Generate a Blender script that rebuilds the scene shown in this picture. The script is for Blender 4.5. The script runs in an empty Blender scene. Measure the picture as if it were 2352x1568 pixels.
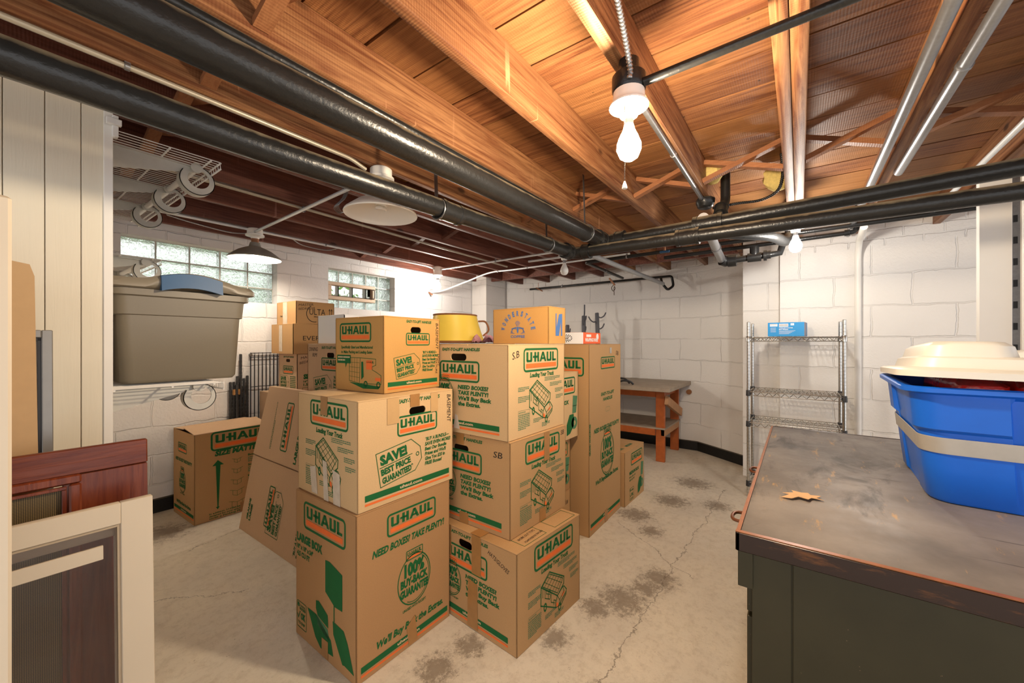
import bpy, bmesh, math, random
from mathutils import Vector, Matrix
C = bpy.context.scene
R = math.radians
random.seed(7)
# ------------------------------------------------------------------ camera, world, exposure
FPX, VPX, HOR, CAMH = 905.0, 1836.0, 786.0, 1.226
TH = math.atan((VPX-1176)/FPX)
cam_data = bpy.data.cameras.new('camera')
cam = bpy.data.objects.new('camera', cam_data)
C.collection.objects.link(cam)
cam.location = (0, 0, CAMH)
cam.rotation_euler = (R(90), 0, TH-R(90))
cam_data.sensor_width = 36; cam_data.lens = 36*FPX/2352
cam_data.shift_y = (HOR-784)/2352
cam_data.clip_start = 0.02
C.camera = cam
W = bpy.data.worlds.new('world'); C.world = W; W.use_nodes = True
bg = W.node_tree.nodes['Background']
bg.inputs[0].default_value = (0.98, 0.98, 1.0, 1); bg.inputs[1].default_value = 1.45
C.view_settings.view_transform = 'Standard'
C.view_settings.look = 'None'
C.view_settings.gamma = 1
C.view_settings.use_curve_mapping = False
C.view_settings.exposure = 0.45
BULB_MAIN, BULB_SIDE, BULB_FAR, BULB_SHADE = 800, 260, 300, 340
# ------------------------------------------------------------------ materials
M = {}
class NT:
    def __init__(s, name):
        m = bpy.data.materials.new(name); m.use_nodes = True
        s.m = m; s.t = m.node_tree; s.b = s.t.nodes['Principled BSDF']; M[name] = m
    def n(s, kind, **kw):
        nd = s.t.nodes.new(kind)
        for k, v in kw.items(): setattr(nd, k, v)
        return nd
    def l(s, a, b): s.t.links.new(a, b)
    def obj(s): return s.n('ShaderNodeTexCoord').outputs['Object']
    def pos(s): return s.n('ShaderNodeNewGeometry').outputs['Position']
    def sc(s, vec, sc=(1,1,1), loc=(0,0,0), rot=(0,0,0)):
        m = s.n('ShaderNodeMapping'); s.l(vec, m.inputs[0])
        m.inputs[1].default_value = loc; m.inputs[2].default_value = rot; m.inputs[3].default_value = sc
        return m.outputs[0]
    def noise(s, vec, scale, detail=4, rough=.55, dist=0):
        t = s.n('ShaderNodeTexNoise'); s.l(vec, t.inputs['Vector'])
        t.inputs['Scale'].default_value = scale; t.inputs['Detail'].default_value = detail
        t.inputs['Roughness'].default_value = rough; t.inputs['Distortion'].default_value = dist
        return t.outputs[0]
    def ramp(s, fac, stops):
        r = s.n('ShaderNodeValToRGB'); s.l(fac, r.inputs[0])
        e = r.color_ramp.elements
        while len(e) < len(stops): e.new(.5)
        for i, (p, c) in enumerate(stops):
            e[i].position = p; e[i].color = (c, c, c, 1) if isinstance(c, (int, float)) else (*c, 1)
        return r.outputs[0]
    def math(s, op, a, b=None, c=None):
        m = s.n('ShaderNodeMath', operation=op)
        for i, v in enumerate((a, b, c)):
            if v is None: continue
            if isinstance(v, (int, float)): m.inputs[i].default_value = v
            else: s.l(v, m.inputs[i])
        return m.outputs[0]
    def mix(s, fac, a, b, mode='MIX'):
        m = s.n('ShaderNodeMix', data_type='RGBA', blend_type=mode)
        for i, v in ((0, fac), (6, a), (7, b)):
            if isinstance(v, (int, float)): m.inputs[i].default_value = v
            elif isinstance(v, tuple): m.inputs[i].default_value = (*v, 1)
            else: s.l(v, m.inputs[i])
        return m.outputs[2]
    def sep(s, v):
        x = s.n('ShaderNodeSeparateXYZ'); s.l(v, x.inputs[0]); return x.outputs
    def comb(s, x, y, z=0):
        c = s.n('ShaderNodeCombineXYZ')
        for i, v in enumerate((x, y, z)):
            if isinstance(v, (int, float)): c.inputs[i].default_value = v
            else: s.l(v, c.inputs[i])
        return c.outputs[0]
    def bump(s, h, strength=.3, dist=.01):
        b = s.n('ShaderNodeBump'); s.l(h, b.inputs['Height'])
        b.inputs['Strength'].default_value = strength; b.inputs['Distance'].default_value = dist
        s.l(b.outputs[0], s.b.inputs['Normal'])
    def set(s, color=None, rough=None, metal=None, spec=None, **kw):
        b = s.b
        for key, v in (('Base Color', color), ('Roughness', rough), ('Metallic', metal), ('Specular IOR Level', spec)):
            if v is None: continue
            if isinstance(v, tuple): b.inputs[key].default_value = (*v, 1)
            elif isinstance(v, (int, float)): b.inputs[key].default_value = v
            else: s.l(v, b.inputs[key])
        return s

def simple(name, col, rough=.5, metal=0, vary=.12, scale=30, bump=0, spec=.5):
    t = NT(name)
    n = t.noise(t.obj(), scale, 3)
    c2 = tuple(max(0, v*(1-vary)) for v in col); c1 = tuple(min(1, v*(1+vary*.6)) for v in col)
    t.set(t.mix(n, c1, c2), rough, metal, spec)
    if bump: t.bump(n, bump, .003)
    return t
simple('green_ink', (.012,.115,.032), .7, spec=.2); simple('orange_ink', (.80,.16,.035), .7, spec=.2)
simple('black_ink', (.02,.018,.016), .7, spec=.2); simple('blue_ink', (.07,.16,.38), .7, spec=.2)
simple('white_ink', (.85,.83,.78), .7); simple('cream_ink', (.62,.45,.26), .7)
simple('pale_green_ink', (.08,.2,.10), .8, spec=.2)
simple('tape', (.36,.175,.055), .28, vary=.2); simple('clear_tape', (.62,.52,.40), .15, vary=.3); simple('faint_tape', (.55,.34,.15), .3, vary=.1)
simple('black_rubber', (.02,.02,.022), .45); simple('white_plastic', (.78,.77,.73), .4)
simple('grey_plastic', (.55,.54,.49), .45); simple('porcelain', (.9,.88,.82), .25, vary=.03)
simple('galvanised', (.36,.36,.37), .36, .85, vary=.25, scale=60, bump=.1)
simple('dark_steel', (.25,.25,.25), .35, .85, vary=.3)
simple('chrome', (.58,.57,.54), .22, .95, vary=.3, scale=90)
simple('white_paint', (.83,.80,.74), .45, vary=.04, scale=8)
simple('white_metal', (.80,.79,.76), .4, vary=.05)
simple('tan_paint', (.62,.53,.40), .5, vary=.05, scale=6); simple('dark_tan', (.46,.36,.24), .6, vary=.1)
simple('board_tan', (.52,.33,.16), .75, vary=.1); simple('grey_frame', (.30,.29,.27), .4, .5)
simple('conduit_white', (.72,.74,.75), .35, .3, vary=.08); simple('conduit_tan', (.50,.45,.36), .4, .4, vary=.2)
simple('tote_taupe', (.215,.185,.135), .42, vary=.05, scale=200); simple('tote_lid_taupe', (.25,.215,.16), .4, vary=.05)
simple('tote_handle_blue', (.02,.095,.22), .45, vary=.06)
simple('tote_blue', (.005,.125,.64), .36, vary=.08, scale=14); simple('lid_cream', (.70,.67,.60), .42, vary=.04)
simple('silver_tape', (.46,.43,.38), .38, .3, vary=.12); simple('red_plastic', (.78,.02,.015), .18, vary=.5, scale=40, bump=.6)
simple('yellow_enamel', (.85,.60,.08), .4, vary=.06, scale=12); simple('brown_trim', (.26,.10,.03), .6, vary=.4)
simple('copper', (.45,.22,.12), .45, .6, vary=.3); simple('rust', (.28,.11,.045), .8, vary=.4)
simple('box_blue', (.01,.27,.62), .5, vary=.06); simple('box_grey', (.32,.33,.42), .6)
simple('box_white', (.85,.86,.88), .6, vary=.02); simple('box_orange', (.85,.13,.03), .55, vary=.06)
simple('pink_cloth', (.62,.30,.33), .9, vary=.5, scale=120); simple('insulation', (.75,.58,.20), .95, vary=.35, scale=60, bump=.8)
simple('bench_orange', (.44,.105,.018), .45, vary=.4, scale=18); simple('bench_top', (.36,.29,.22), .6, vary=.35, scale=12)
simple('raw_wood', (.50,.26,.12), .6, vary=.3, scale=14); simple('leaf_tan', (.70,.42,.19), .7, vary=.2)
simple('brass_pull', (.20,.07,.03), .4, .5); simple('string', (.12,.08,.05), .9)
simple('desk_rim', (.34,.11,.02), .35, vary=.5); simple('shade_grey', (.30,.28,.24), .4, vary=.1); simple('shade_white', (.88,.85,.78), .35, vary=.03)
simple('hook_grey', (.10,.10,.115), .5); simple('crate_wire', (.03,.03,.035), .35, .4)
simple('foliage', (.15,.36,.06), .6, vary=.5, scale=9); simple('soil', (.3,.27,.2), .9)
simple('frame_almond', (.66,.50,.36), .5, vary=.06)

def emit(name, col, strength):
    t = NT(name); t.set((0,0,0), 1)
    t.b.inputs['Emission Color'].default_value = (*col, 1); t.b.inputs['Emission Strength'].default_value = strength
emit('bulb_main', (1, .80, .56), BULB_MAIN); emit('bulb_side', (1, .93, .84), BULB_SIDE)
emit('bulb_far', (1, .90, .78), BULB_FAR); emit('bulb_shade', (1, .86, .68), BULB_SHADE)

# cardboard: brown paper over faint flutes
def card(name, col):
    t = NT(name); o = t.obj()
    f = t.noise(o, 260, 2); b = t.noise(o, 5, 3)
    fl = t.n('ShaderNodeTexWave', wave_type='BANDS', bands_direction='DIAGONAL')
    xyz = t.sep(o); t.l(t.comb(t.math('ADD', xyz[0], xyz[1]), 0, 0), fl.inputs[0]); fl.inputs['Scale'].default_value = 45
    c = t.mix(f, tuple(v*.84 for v in col), tuple(min(1, v*1.13) for v in col))
    c = t.mix(t.math('MULTIPLY', b, .3), c, tuple(v*.74 for v in col))
    t.set(c, .75, 0, .25); t.bump(fl.outputs[0], .06, .001)
card('card', (.47,.275,.12)); card('card_light', (.62,.41,.205)); card('card_dark', (.43,.235,.10)); card('card_pale', (.60,.40,.25))
card('card_gold', (.52,.28,.085))

# wood with grain, saw marks; axis = grain direction
def wood(name, c1, c2, c3, axis=0, board=None, rough=.55, saw=.35):
    t = NT(name); p = t.pos()
    s = [38, 38, 38]; s[axis] = 1.7
    x = t.sep(p)
    if board:
        idx = t.math('FLOOR', t.math('DIVIDE', t.math('SUBTRACT', x[0], board[0]), board[1]))
        wn = t.n('ShaderNodeTexWhiteNoise', noise_dimensions='1D'); t.l(idx, wn.inputs['W'])
        sh = t.math('MULTIPLY', wn.outputs[0], 37.0)
        p2 = t.comb(x[0], t.math('ADD', x[1], sh), t.math('ADD', x[2], sh)); bt = wn.outputs[0]
    else:
        oi = t.n('ShaderNodeObjectInfo').outputs['Random']
        sh = t.math('MULTIPLY', oi, 31.0)
        p2 = t.comb(t.math('ADD', x[0], sh), x[1], t.math('ADD', x[2], sh)); bt = oi
    g = t.noise(t.sc(p2, tuple(s)), 1.0, 8, .66, 1.6)
    big = t.noise(p2, 1.7, 3, .5, .5)
    s2 = [160, 160, 160]; s2[axis] = 5
    fine = t.noise(t.sc(p2, tuple(s2)), 1.0, 3)
    col = t.mix(t.ramp(g, [(.36, 0), (.62, 1)]), c1, c2)
    col = t.mix(t.math('MULTIPLY', t.ramp(big, [(.45, 0), (.75, 1)]), .55), col, c3)
    col = t.mix(t.math('MULTIPLY', t.ramp(fine, [(.55, 0), (.8, 1)]), .5), col, tuple(v*.35 for v in c1))
    col = t.mix(t.math('MULTIPLY', bt, .42), col, tuple(v*.55 for v in c1))
    # knots
    vo = t.n('ShaderNodeTexVoronoi'); vs = [3.1, 3.1, 3.1]; vs[axis] = 1.5
    t.l(t.sc(p2, tuple(vs)), vo.inputs['Vector']); vo.inputs['Scale'].default_value = 1.6
    k = t.ramp(vo.outputs['Distance'], [(.05, 1), (.10, 0)])
    col = t.mix(t.math('MULTIPLY', k, .8), col, tuple(v*.16 for v in c1))
    # circular-saw marks across the board
    w = t.n('ShaderNodeTexWave', wave_type='BANDS', bands_direction='XYZ'[axis]); t.l(p2, w.inputs[0])
    w.inputs['Scale'].default_value = 36; w.inputs['Distortion'].default_value = 1.2
    if board is None and saw:
        stx = t.noise(t.comb(t.math('MULTIPLY', x[0], 26), t.math('MULTIPLY', x[1], 2), t.math('MULTIPLY', x[2], 2)), 1.0, 2, .5)
        lim = t.ramp(t.noise(p2, 2.1, 3), [(.45, 0), (.6, 1)])
        col = t.mix(t.math('MULTIPLY', t.math('MULTIPLY', t.ramp(stx, [(.68, 0), (.73, 1)]), lim), .5), col, tuple(min(1, v*1.5+.08) for v in c2))
    if board is not None:
        nv = t.n('ShaderNodeTexVoronoi'); t.l(p, nv.inputs['Vector']); nv.inputs['Scale'].default_value = 7.5
        nk = t.ramp(t.math('ADD', nv.outputs['Distance'], t.math('MULTIPLY', t.noise(p, 60, 3), .05)), [(.055, 1), (.075, 0)])
        col = t.mix(t.math('MULTIPLY', nk, .85), col, (.02,.008,.004))
        gold = t.n('ShaderNodeTexWhiteNoise', noise_dimensions='1D'); t.l(t.math('ADD', idx, 7.7), gold.inputs['W'])
        col = t.mix(t.math('MULTIPLY', gold.outputs[0], .45), col, (.50,.25,.085))
    t.set(col, rough, 0, .35)
    h = t.math('ADD', t.math('MULTIPLY', w.outputs[0], saw), g)
    t.bump(h, .28, .004)
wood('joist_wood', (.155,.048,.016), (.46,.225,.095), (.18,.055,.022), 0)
wood('joist_wood_dim', (.115,.038,.026), (.27,.105,.070), (.085,.030,.024), 0)  # same wood as the near joists; weaker, less warm light put into the colour
wood('deck_wood', (.13,.038,.013), (.42,.185,.072), (.14,.042,.016), 1, board=(1.019-.2135*40, .2135))
wood('brace_wood', (.30,.115,.045), (.42,.18,.075), (.20,.07,.03), 1)
wood('door_wood', (.13,.024,.010), (.24,.056,.020), (.09,.016,.008), 2, rough=.3, saw=0)
wood('door_wood_flat', (.13,.024,.010), (.24,.056,.020), (.09,.016,.008), 0, rough=.3, saw=0)

# painted block wall
def blockwall(name, plane, col=(.84,.815,.775), rowh=.243, z0=.05):
    t = NT(name); p = t.pos(); x = t.sep(p)
    u = x[0] if plane == 'Y' else x[1]
    nn = t.noise(p, 9, 4)
    wob = t.math('MULTIPLY', t.math('SUBTRACT', nn, .5), .035)
    v = t.comb(t.math('ADD', u, wob), t.math('ADD', t.math('SUBTRACT', x[2], z0), wob))
    br = t.n('ShaderNodeTexBrick'); t.l(v, br.inputs[0])
    for k, q in (('Scale', 1), ('Mortar Size', .007), ('Mortar Smooth', .55), ('Brick Width', rowh*1.85), ('Row Height', rowh)): br.inputs[k].default_value = q
    br2 = t.n('ShaderNodeTexBrick'); t.l(v, br2.inputs[0])
    for k, q in (('Scale', 1), ('Mortar Size', .007), ('Mortar Smooth', .6), ('Brick Width', .21), ('Row Height', .073)): br2.inputs[k].default_value = q
    hi = t.ramp(t.math('MULTIPLY', x[2], .4), [(.788, 0), (.79, 1)])
    mort = t.math('ADD', t.math('MULTIPLY', br.outputs['Fac'], t.math('SUBTRACT', 1, hi)), t.math('MULTIPLY', br2.outputs['Fac'], hi))
    fade = t.ramp(t.noise(p, 2.3, 2), [(.35, .1), (.6, 1)])
    mort = t.math('MULTIPLY', mort, fade)
    rough = t.noise(p, 55, 5, .65)
    h = t.math('SUBTRACT', t.math('MULTIPLY', rough, .35), t.math('MULTIPLY', mort, 1.0))
    c = t.mix(t.noise(p, 3, 3), col, tuple(q*.93 for q in col))
    c = t.mix(t.math('MULTIPLY', mort, .05), c, tuple(q*.62 for q in col))
    t.set(c, .55, 0, .3); t.bump(h, .7, .014)
blockwall('block_x', 'X'); blockwall('block_y', 'Y', (.82,.80,.79), .205, 0.0)
t = NT('plank_paint'); p = t.pos()
g = t.noise(t.sc(p, (60, 60, 3)), 1, 5, .6, 1)
t.set(t.mix(t.noise(p, 4), (.80,.74,.60), (.73,.66,.52)), .5, 0, .35); t.bump(g, .25, .004)

# concrete floor: paint worn to stains, specks and cracks (world x, y)
t = NT('concrete'); p = t.pos(); x = t.sep(p)
base = t.mix(t.ramp(t.noise(p, 1.3, 5, .6), [(.35, 0), (.65, 1)]), (.76,.68,.54), (.60,.54,.45))
base = t.mix(t.math('MULTIPLY', t.ramp(t.noise(p, 22, 8, .8), [(.48, 0), (.66, 1)]), .42), base, (.40,.32,.22))
mask = None
blobs = [(2.10,.59,.20), (1.83,.68,.24), (1.70,.76,.16), (1.98,.62,.15), (2.79,.95,.24), (3.19,.80,.25), (3.7,.75,.30), (2.6,.78,.16), (1.19,1.08,.14), (1.03,1.10,.16), (1.43,.82,.14), (.90,1.02,.12), (.72,3.3,.3), (1.25,.58,.14), (3.3,.50,.2)]
for bx_, by_, br_ in blobs:
    if br_ == 0: continue
    dx = t.math('SUBTRACT', x[0], bx_); dy = t.math('SUBTRACT', x[1], by_)
    dd = t.math('SQRT', t.math('ADD', t.math('MULTIPLY', dx, dx), t.math('MULTIPLY', dy, dy)))
    f = t.math('SUBTRACT', 1, t.math('DIVIDE', dd, br_))
    f = t.math('MAXIMUM', f, 0)
    mask = f if mask is None else t.math('MAXIMUM', mask, f)
st = t.math('ADD', t.math('MULTIPLY', mask, .34), t.noise(t.sc(p, (1,1,1)), 26, 10, .88))
stm = t.ramp(st, [(.66, 0), (.76, 1)])
base = t.mix(t.math('MULTIPLY', stm, .7), base, t.mix(t.noise(p, 25, 3), (.13,.085,.05), (.22,.17,.12)))
sp = t.noise(p, 38, 6, .85)
base = t.mix(t.math('MULTIPLY', t.ramp(sp, [(.61, 0), (.68, 1)]), .6), base, (.17,.10,.05))
def crack(x0, y0, x1, y1, w):
    L = math.hypot(x1-x0, y1-y0); ux, uy = (x1-x0)/L, (y1-y0)/L
    n = t.math('MULTIPLY', t.math('SUBTRACT', t.noise(p, 6, 6, .7), .5), .16)
    dx = t.math('SUBTRACT', x[0], x0); dy = t.math('SUBTRACT', x[1], y0)
    al = t.math('ADD', t.math('MULTIPLY', dx, ux), t.math('MULTIPLY', dy, uy))
    ac = t.math('ADD', t.math('SUBTRACT', t.math('MULTIPLY', dy, ux), t.math('MULTIPLY', dx, uy)), n)
    near = t.math('LESS_THAN', t.math('ABSOLUTE', ac), w)
    ins = t.math('MULTIPLY', t.math('GREATER_THAN', al, 0), t.math('LESS_THAN', al, L))
    return t.math('MULTIPLY', near, ins)
cr = None
for q in ((1.1,.60,3.7,.50,.0028), (.75,2.9,1.35,3.05,.003), (.35,2.6,.8,2.2,.002), (1.45,.38,1.0,.1,.0025), (2.2,.45,2.6,1.0,.0025)):
    k = crack(*q); cr = k if cr is None else t.math('MAXIMUM', cr, k)
base = t.mix(t.math('MULTIPLY', cr, .6), base, (.12,.09,.06))
wall_far = t.ramp(x[1], [(0, 0), (1, 1)])
t.set(base, t.ramp(t.noise(p, 8, 4), [(.3, .45), (.7, .7)]), 0, .4)
t.bump(t.math('SUBTRACT', t.noise(p, 60, 6, .7), t.math('ADD', t.math('MULTIPLY', stm, .5), cr)), .35, .006)

# painted black iron, dust settled on top
def iron(name, dust=.8, col=(.009,.009,.009), rough=.30):
    t = NT(name); p = t.pos(); g = t.n('ShaderNodeNewGeometry'); nz = t.sep(g.outputs['Normal'])[2]
    d = t.ramp(t.math('ADD', nz, t.math('MULTIPLY', t.math('SUBTRACT', t.noise(p, 13, 5), .5), .7)), [(.45, 0), (.95, 1)])
    d = t.math('MULTIPLY', d, dust)
    r = t.math('ADD', t.math('MULTIPLY', d, .5), rough)
    t.set(t.mix(d, t.mix(t.noise(p, 30), col, tuple(v*1.8 for v in col)), (.36,.29,.19)), r, 0, .38)
    t.bump(t.noise(p, 75, 4), .35, .004)
iron('iron'); iron('iron_clean', .25); iron('pipe_grey', .2, (.22,.22,.22), .35)
# desk
t = NT('desk_top'); p = t.pos()
wear = t.noise(t.sc(p, (2.2, 6, 6), rot=(0,0,.5)), 1, 7, .65, .6)
c = t.mix(t.ramp(t.noise(p, 2.4, 6, .6), [(.35, 0), (.65, 1)]), (.13,.115,.105), (.27,.24,.215))
c = t.mix(t.math('MULTIPLY', t.ramp(wear, [(.54, 0), (.64, 1)]), .7), c, (.045,.037,.033))
c = t.mix(t.math('MULTIPLY', t.ramp(t.noise(t.sc(p, (5, 24, 5), rot=(0,0,.9)), 1, 7, .75), [(.60, 0), (.68, 1)]), .8), c, (.50,.30,.12))
c = t.mix(t.math('MULTIPLY', t.ramp(t.noise(t.sc(p, (40, 3, 5), rot=(0,0,.35)), 1, 3, .7), [(.68, 0), (.71, 1)]), .6), c, (.04,.03,.03))
t.set(c, t.ramp(t.noise(p, 12, 5, .7), [(.3, .42), (.7, .62)]), 0, .5); t.bump(wear, .12, .003)
t = NT('desk_side'); p = t.pos()
c = t.mix(t.ramp(t.noise(p, 3, 5), [(.35, 0), (.7, 1)]), (.027,.023,.010), (.044,.037,.017))
c = t.mix(t.math('MULTIPLY', t.ramp(t.noise(p, 55, 3, .8), [(.72, 0), (.76, 1)]), .7), c, (.30,.20,.12))
t.set(c, .42, 0, .3)
t = NT('desk_edge'); p = t.pos()
c = t.mix(t.ramp(t.noise(t.sc(p, (30, 6, 30)), 1, 6, .7), [(.55, 0), (.78, 1)]), (.030,.014,.009), (.24,.085,.020))
t.set(c, .32, .2, .5)
# glass
t = NT('glass_block'); p = t.pos()
t.set((.95,1.0,.955), .04); t.b.inputs['Transmission Weight'].default_value = 1; t.b.inputs['IOR'].default_value = 1.22
t.bump(t.noise(p, 24, 3, .5, 2.6), 1.0, .05)
t = NT('glass_clear'); t.set((.80,.75,.72), .02); t.b.inputs['Transmission Weight'].default_value = 1; t.b.inputs['IOR'].default_value = 1.45
t = NT('mesh_screen'); p = t.pos()
w1 = t.n('ShaderNodeTexWave', bands_direction='X'); t.l(p, w1.inputs[0]); w1.inputs['Scale'].default_value = 90
w2 = t.n('ShaderNodeTexWave', bands_direction='Z'); t.l(p, w2.inputs[0]); w2.inputs['Scale'].default_value = 90
t.set(t.mix(t.math('MULTIPLY', w1.outputs[0], w2.outputs[0]), (.05,.035,.015), (.35,.24,.09)), .5, .2)
# ------------------------------------------------------------------ mesh builder
class MB:
    def __init__(s): s.bm = bmesh.new(); s.mats = []
    def mi(s, m):
        if m not in s.mats: s.mats.append(m)
        return s.mats.index(m)
    def faces(s, vs, fs, m, smooth=False):
        i = s.mi(m); V = [s.bm.verts.new(v) for v in vs]
        for f in fs:
            try:
                q = s.bm.faces.new([V[k] for k in f]); q.material_index = i; q.smooth = smooth
            except ValueError: pass
        return V
    def box(s, x0, x1, y0, y1, z0, z1, m, bev=0):
        if bev:
            b = bev; z = [(z0, b), (z0+b, 0), (z1-b, 0), (z1, b)]
            loops = []
            for zz, i in z:
                loops.append([(x0+i+b, y0+i, zz), (x1-i-b, y0+i, zz), (x1-i, y0+i+b, zz), (x1-i, y1-i-b, zz), (x1-i-b, y1-i, zz), (x0+i+b, y1-i, zz), (x0+i, y1-i-b, zz), (x0+i, y0+i+b, zz)])
            s.loft(loops, m, cap=True, smooth=False); return
        v = [(x0,y0,z0),(x1,y0,z0),(x1,y1,z0),(x0,y1,z0),(x0,y0,z1),(x1,y0,z1),(x1,y1,z1),(x0,y1,z1)]
        s.faces(v, [(3,2,1,0),(4,5,6,7),(0,1,5,4),(1,2,6,5),(2,3,7,6),(3,0,4,7)], m)
    def loft(s, loops, m, cap=True, smooth=True, closed=True, cap0=None, cap1=None):
        n = len(loops[0]); vs = [p for L in loops for p in L]; fs = []
        for a in range(len(loops)-1):
            for k in range(n if closed else n-1):
                k2 = (k+1) % n
                fs.append((a*n+k, a*n+k2, (a+1)*n+k2, (a+1)*n+k))
        if cap or cap0: fs.append(tuple(range(n-1, -1, -1)))
        if cap or cap1: fs.append(tuple((len(loops)-1)*n+k for k in range(n)))
        s.faces(vs, fs, m, smooth)
    def bar(s, p, q, w, h, m, up=(0,0,1)):
        p = Vector(p); q = Vector(q); d = (q-p).normalized(); u = Vector(up)
        sd = d.cross(u)
        if sd.length < 1e-4: sd = d.cross(Vector((1,0,0)))
        sd.normalize(); u = sd.cross(d)
        L = lambda c: [tuple(c+sd*a*w/2+u*b*h/2) for a, b in ((-1,-1),(1,-1),(1,1),(-1,1))]
        s.loft([L(p), L(q)], m, smooth=False)
    def tube(s, pts, r, m, n=12, cap=True):
        P = [Vector(p) for p in pts]; rs = r if isinstance(r, (list, tuple)) else [r]*len(P)
        loops = []; T0 = None; nrm = None
        for i, p in enumerate(P):
            t = (P[min(i+1, len(P)-1)]-P[max(i-1, 0)])
            if t.length < 1e-9: t = T0
            t.normalize()
            if nrm is None:
                nrm = t.orthogonal().normalized()
            else:
                nrm = (nrm - t*nrm.dot(t)).normalized()
            b = t.cross(nrm); T0 = t
            loops.append([tuple(p+(nrm*math.cos(2*math.pi*k/n)+b*math.sin(2*math.pi*k/n))*rs[i]) for k in range(n)])
        s.loft(loops, m, cap=cap, smooth=n > 5)
    def lathe(s, prof, m, c=(0,0,0), n=24, ax='z', cap=True, mats=None):
        def pt(r, z, a):
            x, y = r*math.cos(a), r*math.sin(a)
            v = {'z': (x, y, z), 'x': (z, x, y), 'y': (y, z, x)}[ax]
            return (c[0]+v[0], c[1]+v[1], c[2]+v[2])
        loops = [[pt(r, z, 2*math.pi*k/n) for k in range(n)] for r, z in prof]
        s.loft(loops, m, cap=cap)
    def prism(s, pts, a, b, m, ax='y', smooth=False):
        def P(u, v, w): return {'y': (u, w, v), 'x': (w, u, v), 'z': (u, v, w)}[ax]
        s.loft([[P(u, v, a) for u, v in pts], [P(u, v, b) for u, v in pts]], m, smooth=smooth)
    def build(s, name, parent=None, loc=(0,0,0), rot=(0,0,0), normals=True, sharp=40):
        if normals: bmesh.ops.recalc_face_normals(s.bm, faces=s.bm.faces[:])
        me = bpy.data.meshes.new(name); s.bm.to_mesh(me); s.bm.free()
        for m in s.mats: me.materials.append(M[m])
        try: me.set_sharp_from_angle(angle=R(sharp))
        except Exception: pass
        o = bpy.data.objects.new(name, me); C.collection.objects.link(o)
        o.location = loc; o.rotation_euler = rot
        if parent: o.parent = parent
        return o
def tag(o, label=None, cat=None, group=None, kind=None):
    if label: o['label'] = label
    if cat: o['category'] = cat
    if group: o['group'] = group
    if kind: o['kind'] = kind
    return o
def thing(name, label, cat, loc=(0,0,0), rz=0, group=None):
    o = bpy.data.objects.new(name, None); C.collection.objects.link(o)
    o.empty_display_size = .05; o.location = loc; o.rotation_euler = (0, 0, R(rz))
    return tag(o, label, cat, group)
def rrect(cx, cy, w, d, r, z, n=5):
    out = []
    for (sx, sy, a0) in ((1,1,0), (-1,1,90), (-1,-1,180), (1,-1,270)):
        for k in range(n+1):
            a = R(a0+90*k/n)
            out.append((cx+sx*(w/2-r)+r*math.cos(a), cy+sy*(d/2-r)+r*math.sin(a), z))
    return out
def arc(cx, cy, r, a0, a1, n): return [(cx+r*math.cos(R(a0+(a1-a0)*k/n)), cy+r*math.sin(R(a0+(a1-a0)*k/n))) for k in range(n+1)]
def helix(p0, p1, r, turns, n=10): pass
def bez(pts, n=8):
    P = [Vector(p) for p in pts]; out = []
    Q = [P[0]*2-P[1]] + P + [P[-1]*2-P[-2]]
    for i in range(1, len(Q)-2):
        for k in range(n):
            t = k/n; a, b, c, d = Q[i-1], Q[i], Q[i+1], Q[i+2]
            out.append(tuple(.5*((2*b)+(c-a)*t+(2*a-5*b+4*c-d)*t*t+(3*b-a-3*c+d)*t**3)))
    out.append(tuple(P[-1])); return out
def rod(pts, bend=.05, n=5):
    """polyline with rounded corners"""
    P = [Vector(p) for p in pts]; out = [P[0]]
    for i in range(1, len(P)-1):
        a = (P[i-1]-P[i]); b = (P[i+1]-P[i]); la, lb = a.length, b.length
        k = min(bend, la/2, lb/2); A = P[i]+a/la*k; B = P[i]+b/lb*k
        for j in range(n+1):
            u = j/n; out.append(A*(1-u)**2+P[i]*2*u*(1-u)+B*u*u)
    out.append(P[-1]); return [tuple(p) for p in out]
# ------------------------------------------------------------------ the room
ZB, ZC = 2.08, 2.26          # joist undersides, underside of the floor boards above
YW, XB, XR = 3.75, 4.85, 4.10
def struct(mb, name, **k): return tag(mb.build(name, **k), kind='structure')
f = MB(); f.box(-3.0, 5.3, -3.2, 4.2, -.12, 0, 'concrete'); struct(f, 'floor')
# window wall with two openings
W1 = (.60, 1.60, 1.565, 1.975); W2 = (2.07, 2.86, 1.575, 1.965)
w = MB()
def wb(x0, x1, z0, z1): w.box(x0, x1, YW, YW+.24, z0, z1, 'block_y')
wb(-3.0, W1[0], 0, 2.3); wb(W1[0], W1[1], 0, W1[2]); wb(W1[0], W1[1], W1[3], 2.3)
wb(W1[1], W2[0], 0, 2.3); wb(W2[0], W2[1], 0, W2[2]); wb(W2[0], W2[1], W2[3], 2.3); wb(W2[1], 4.6, 0, 2.3)
struct(w, 'wall_left')
w = MB(); w.box(4.17, 4.6, 3.48, 3.74, 0, 2.3, 'block_x'); struct(w, 'wall_pier')
# back wall: bay with two slanted cheeks
w = MB()
pl = [(4.50, 3.74), (XB, 3.18), (XB, .93), (4.52, .45)]
out = [(4.75, 3.9), (XB+.25, 3.3), (XB+.25, .82), (4.72, .25)]
w.loft([[(a, b, 0) for a, b in pl]+[(a, b, 0) for a, b in reversed(out)], [(a, b, 2.3) for a, b in pl]+[(a, b, 2.3) for a, b in reversed(out)]], 'block_x', smooth=False)
struct(w, 'wall_back')
w = MB(); w.box(4.19, 4.85, .10, .42, 0, 2.3, 'block_x'); struct(w, 'wall_pilaster')
w = MB(); w.box(XR, 4.4, -3.2, .135, 0, 2.3, 'block_x'); struct(w, 'wall_right')
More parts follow.
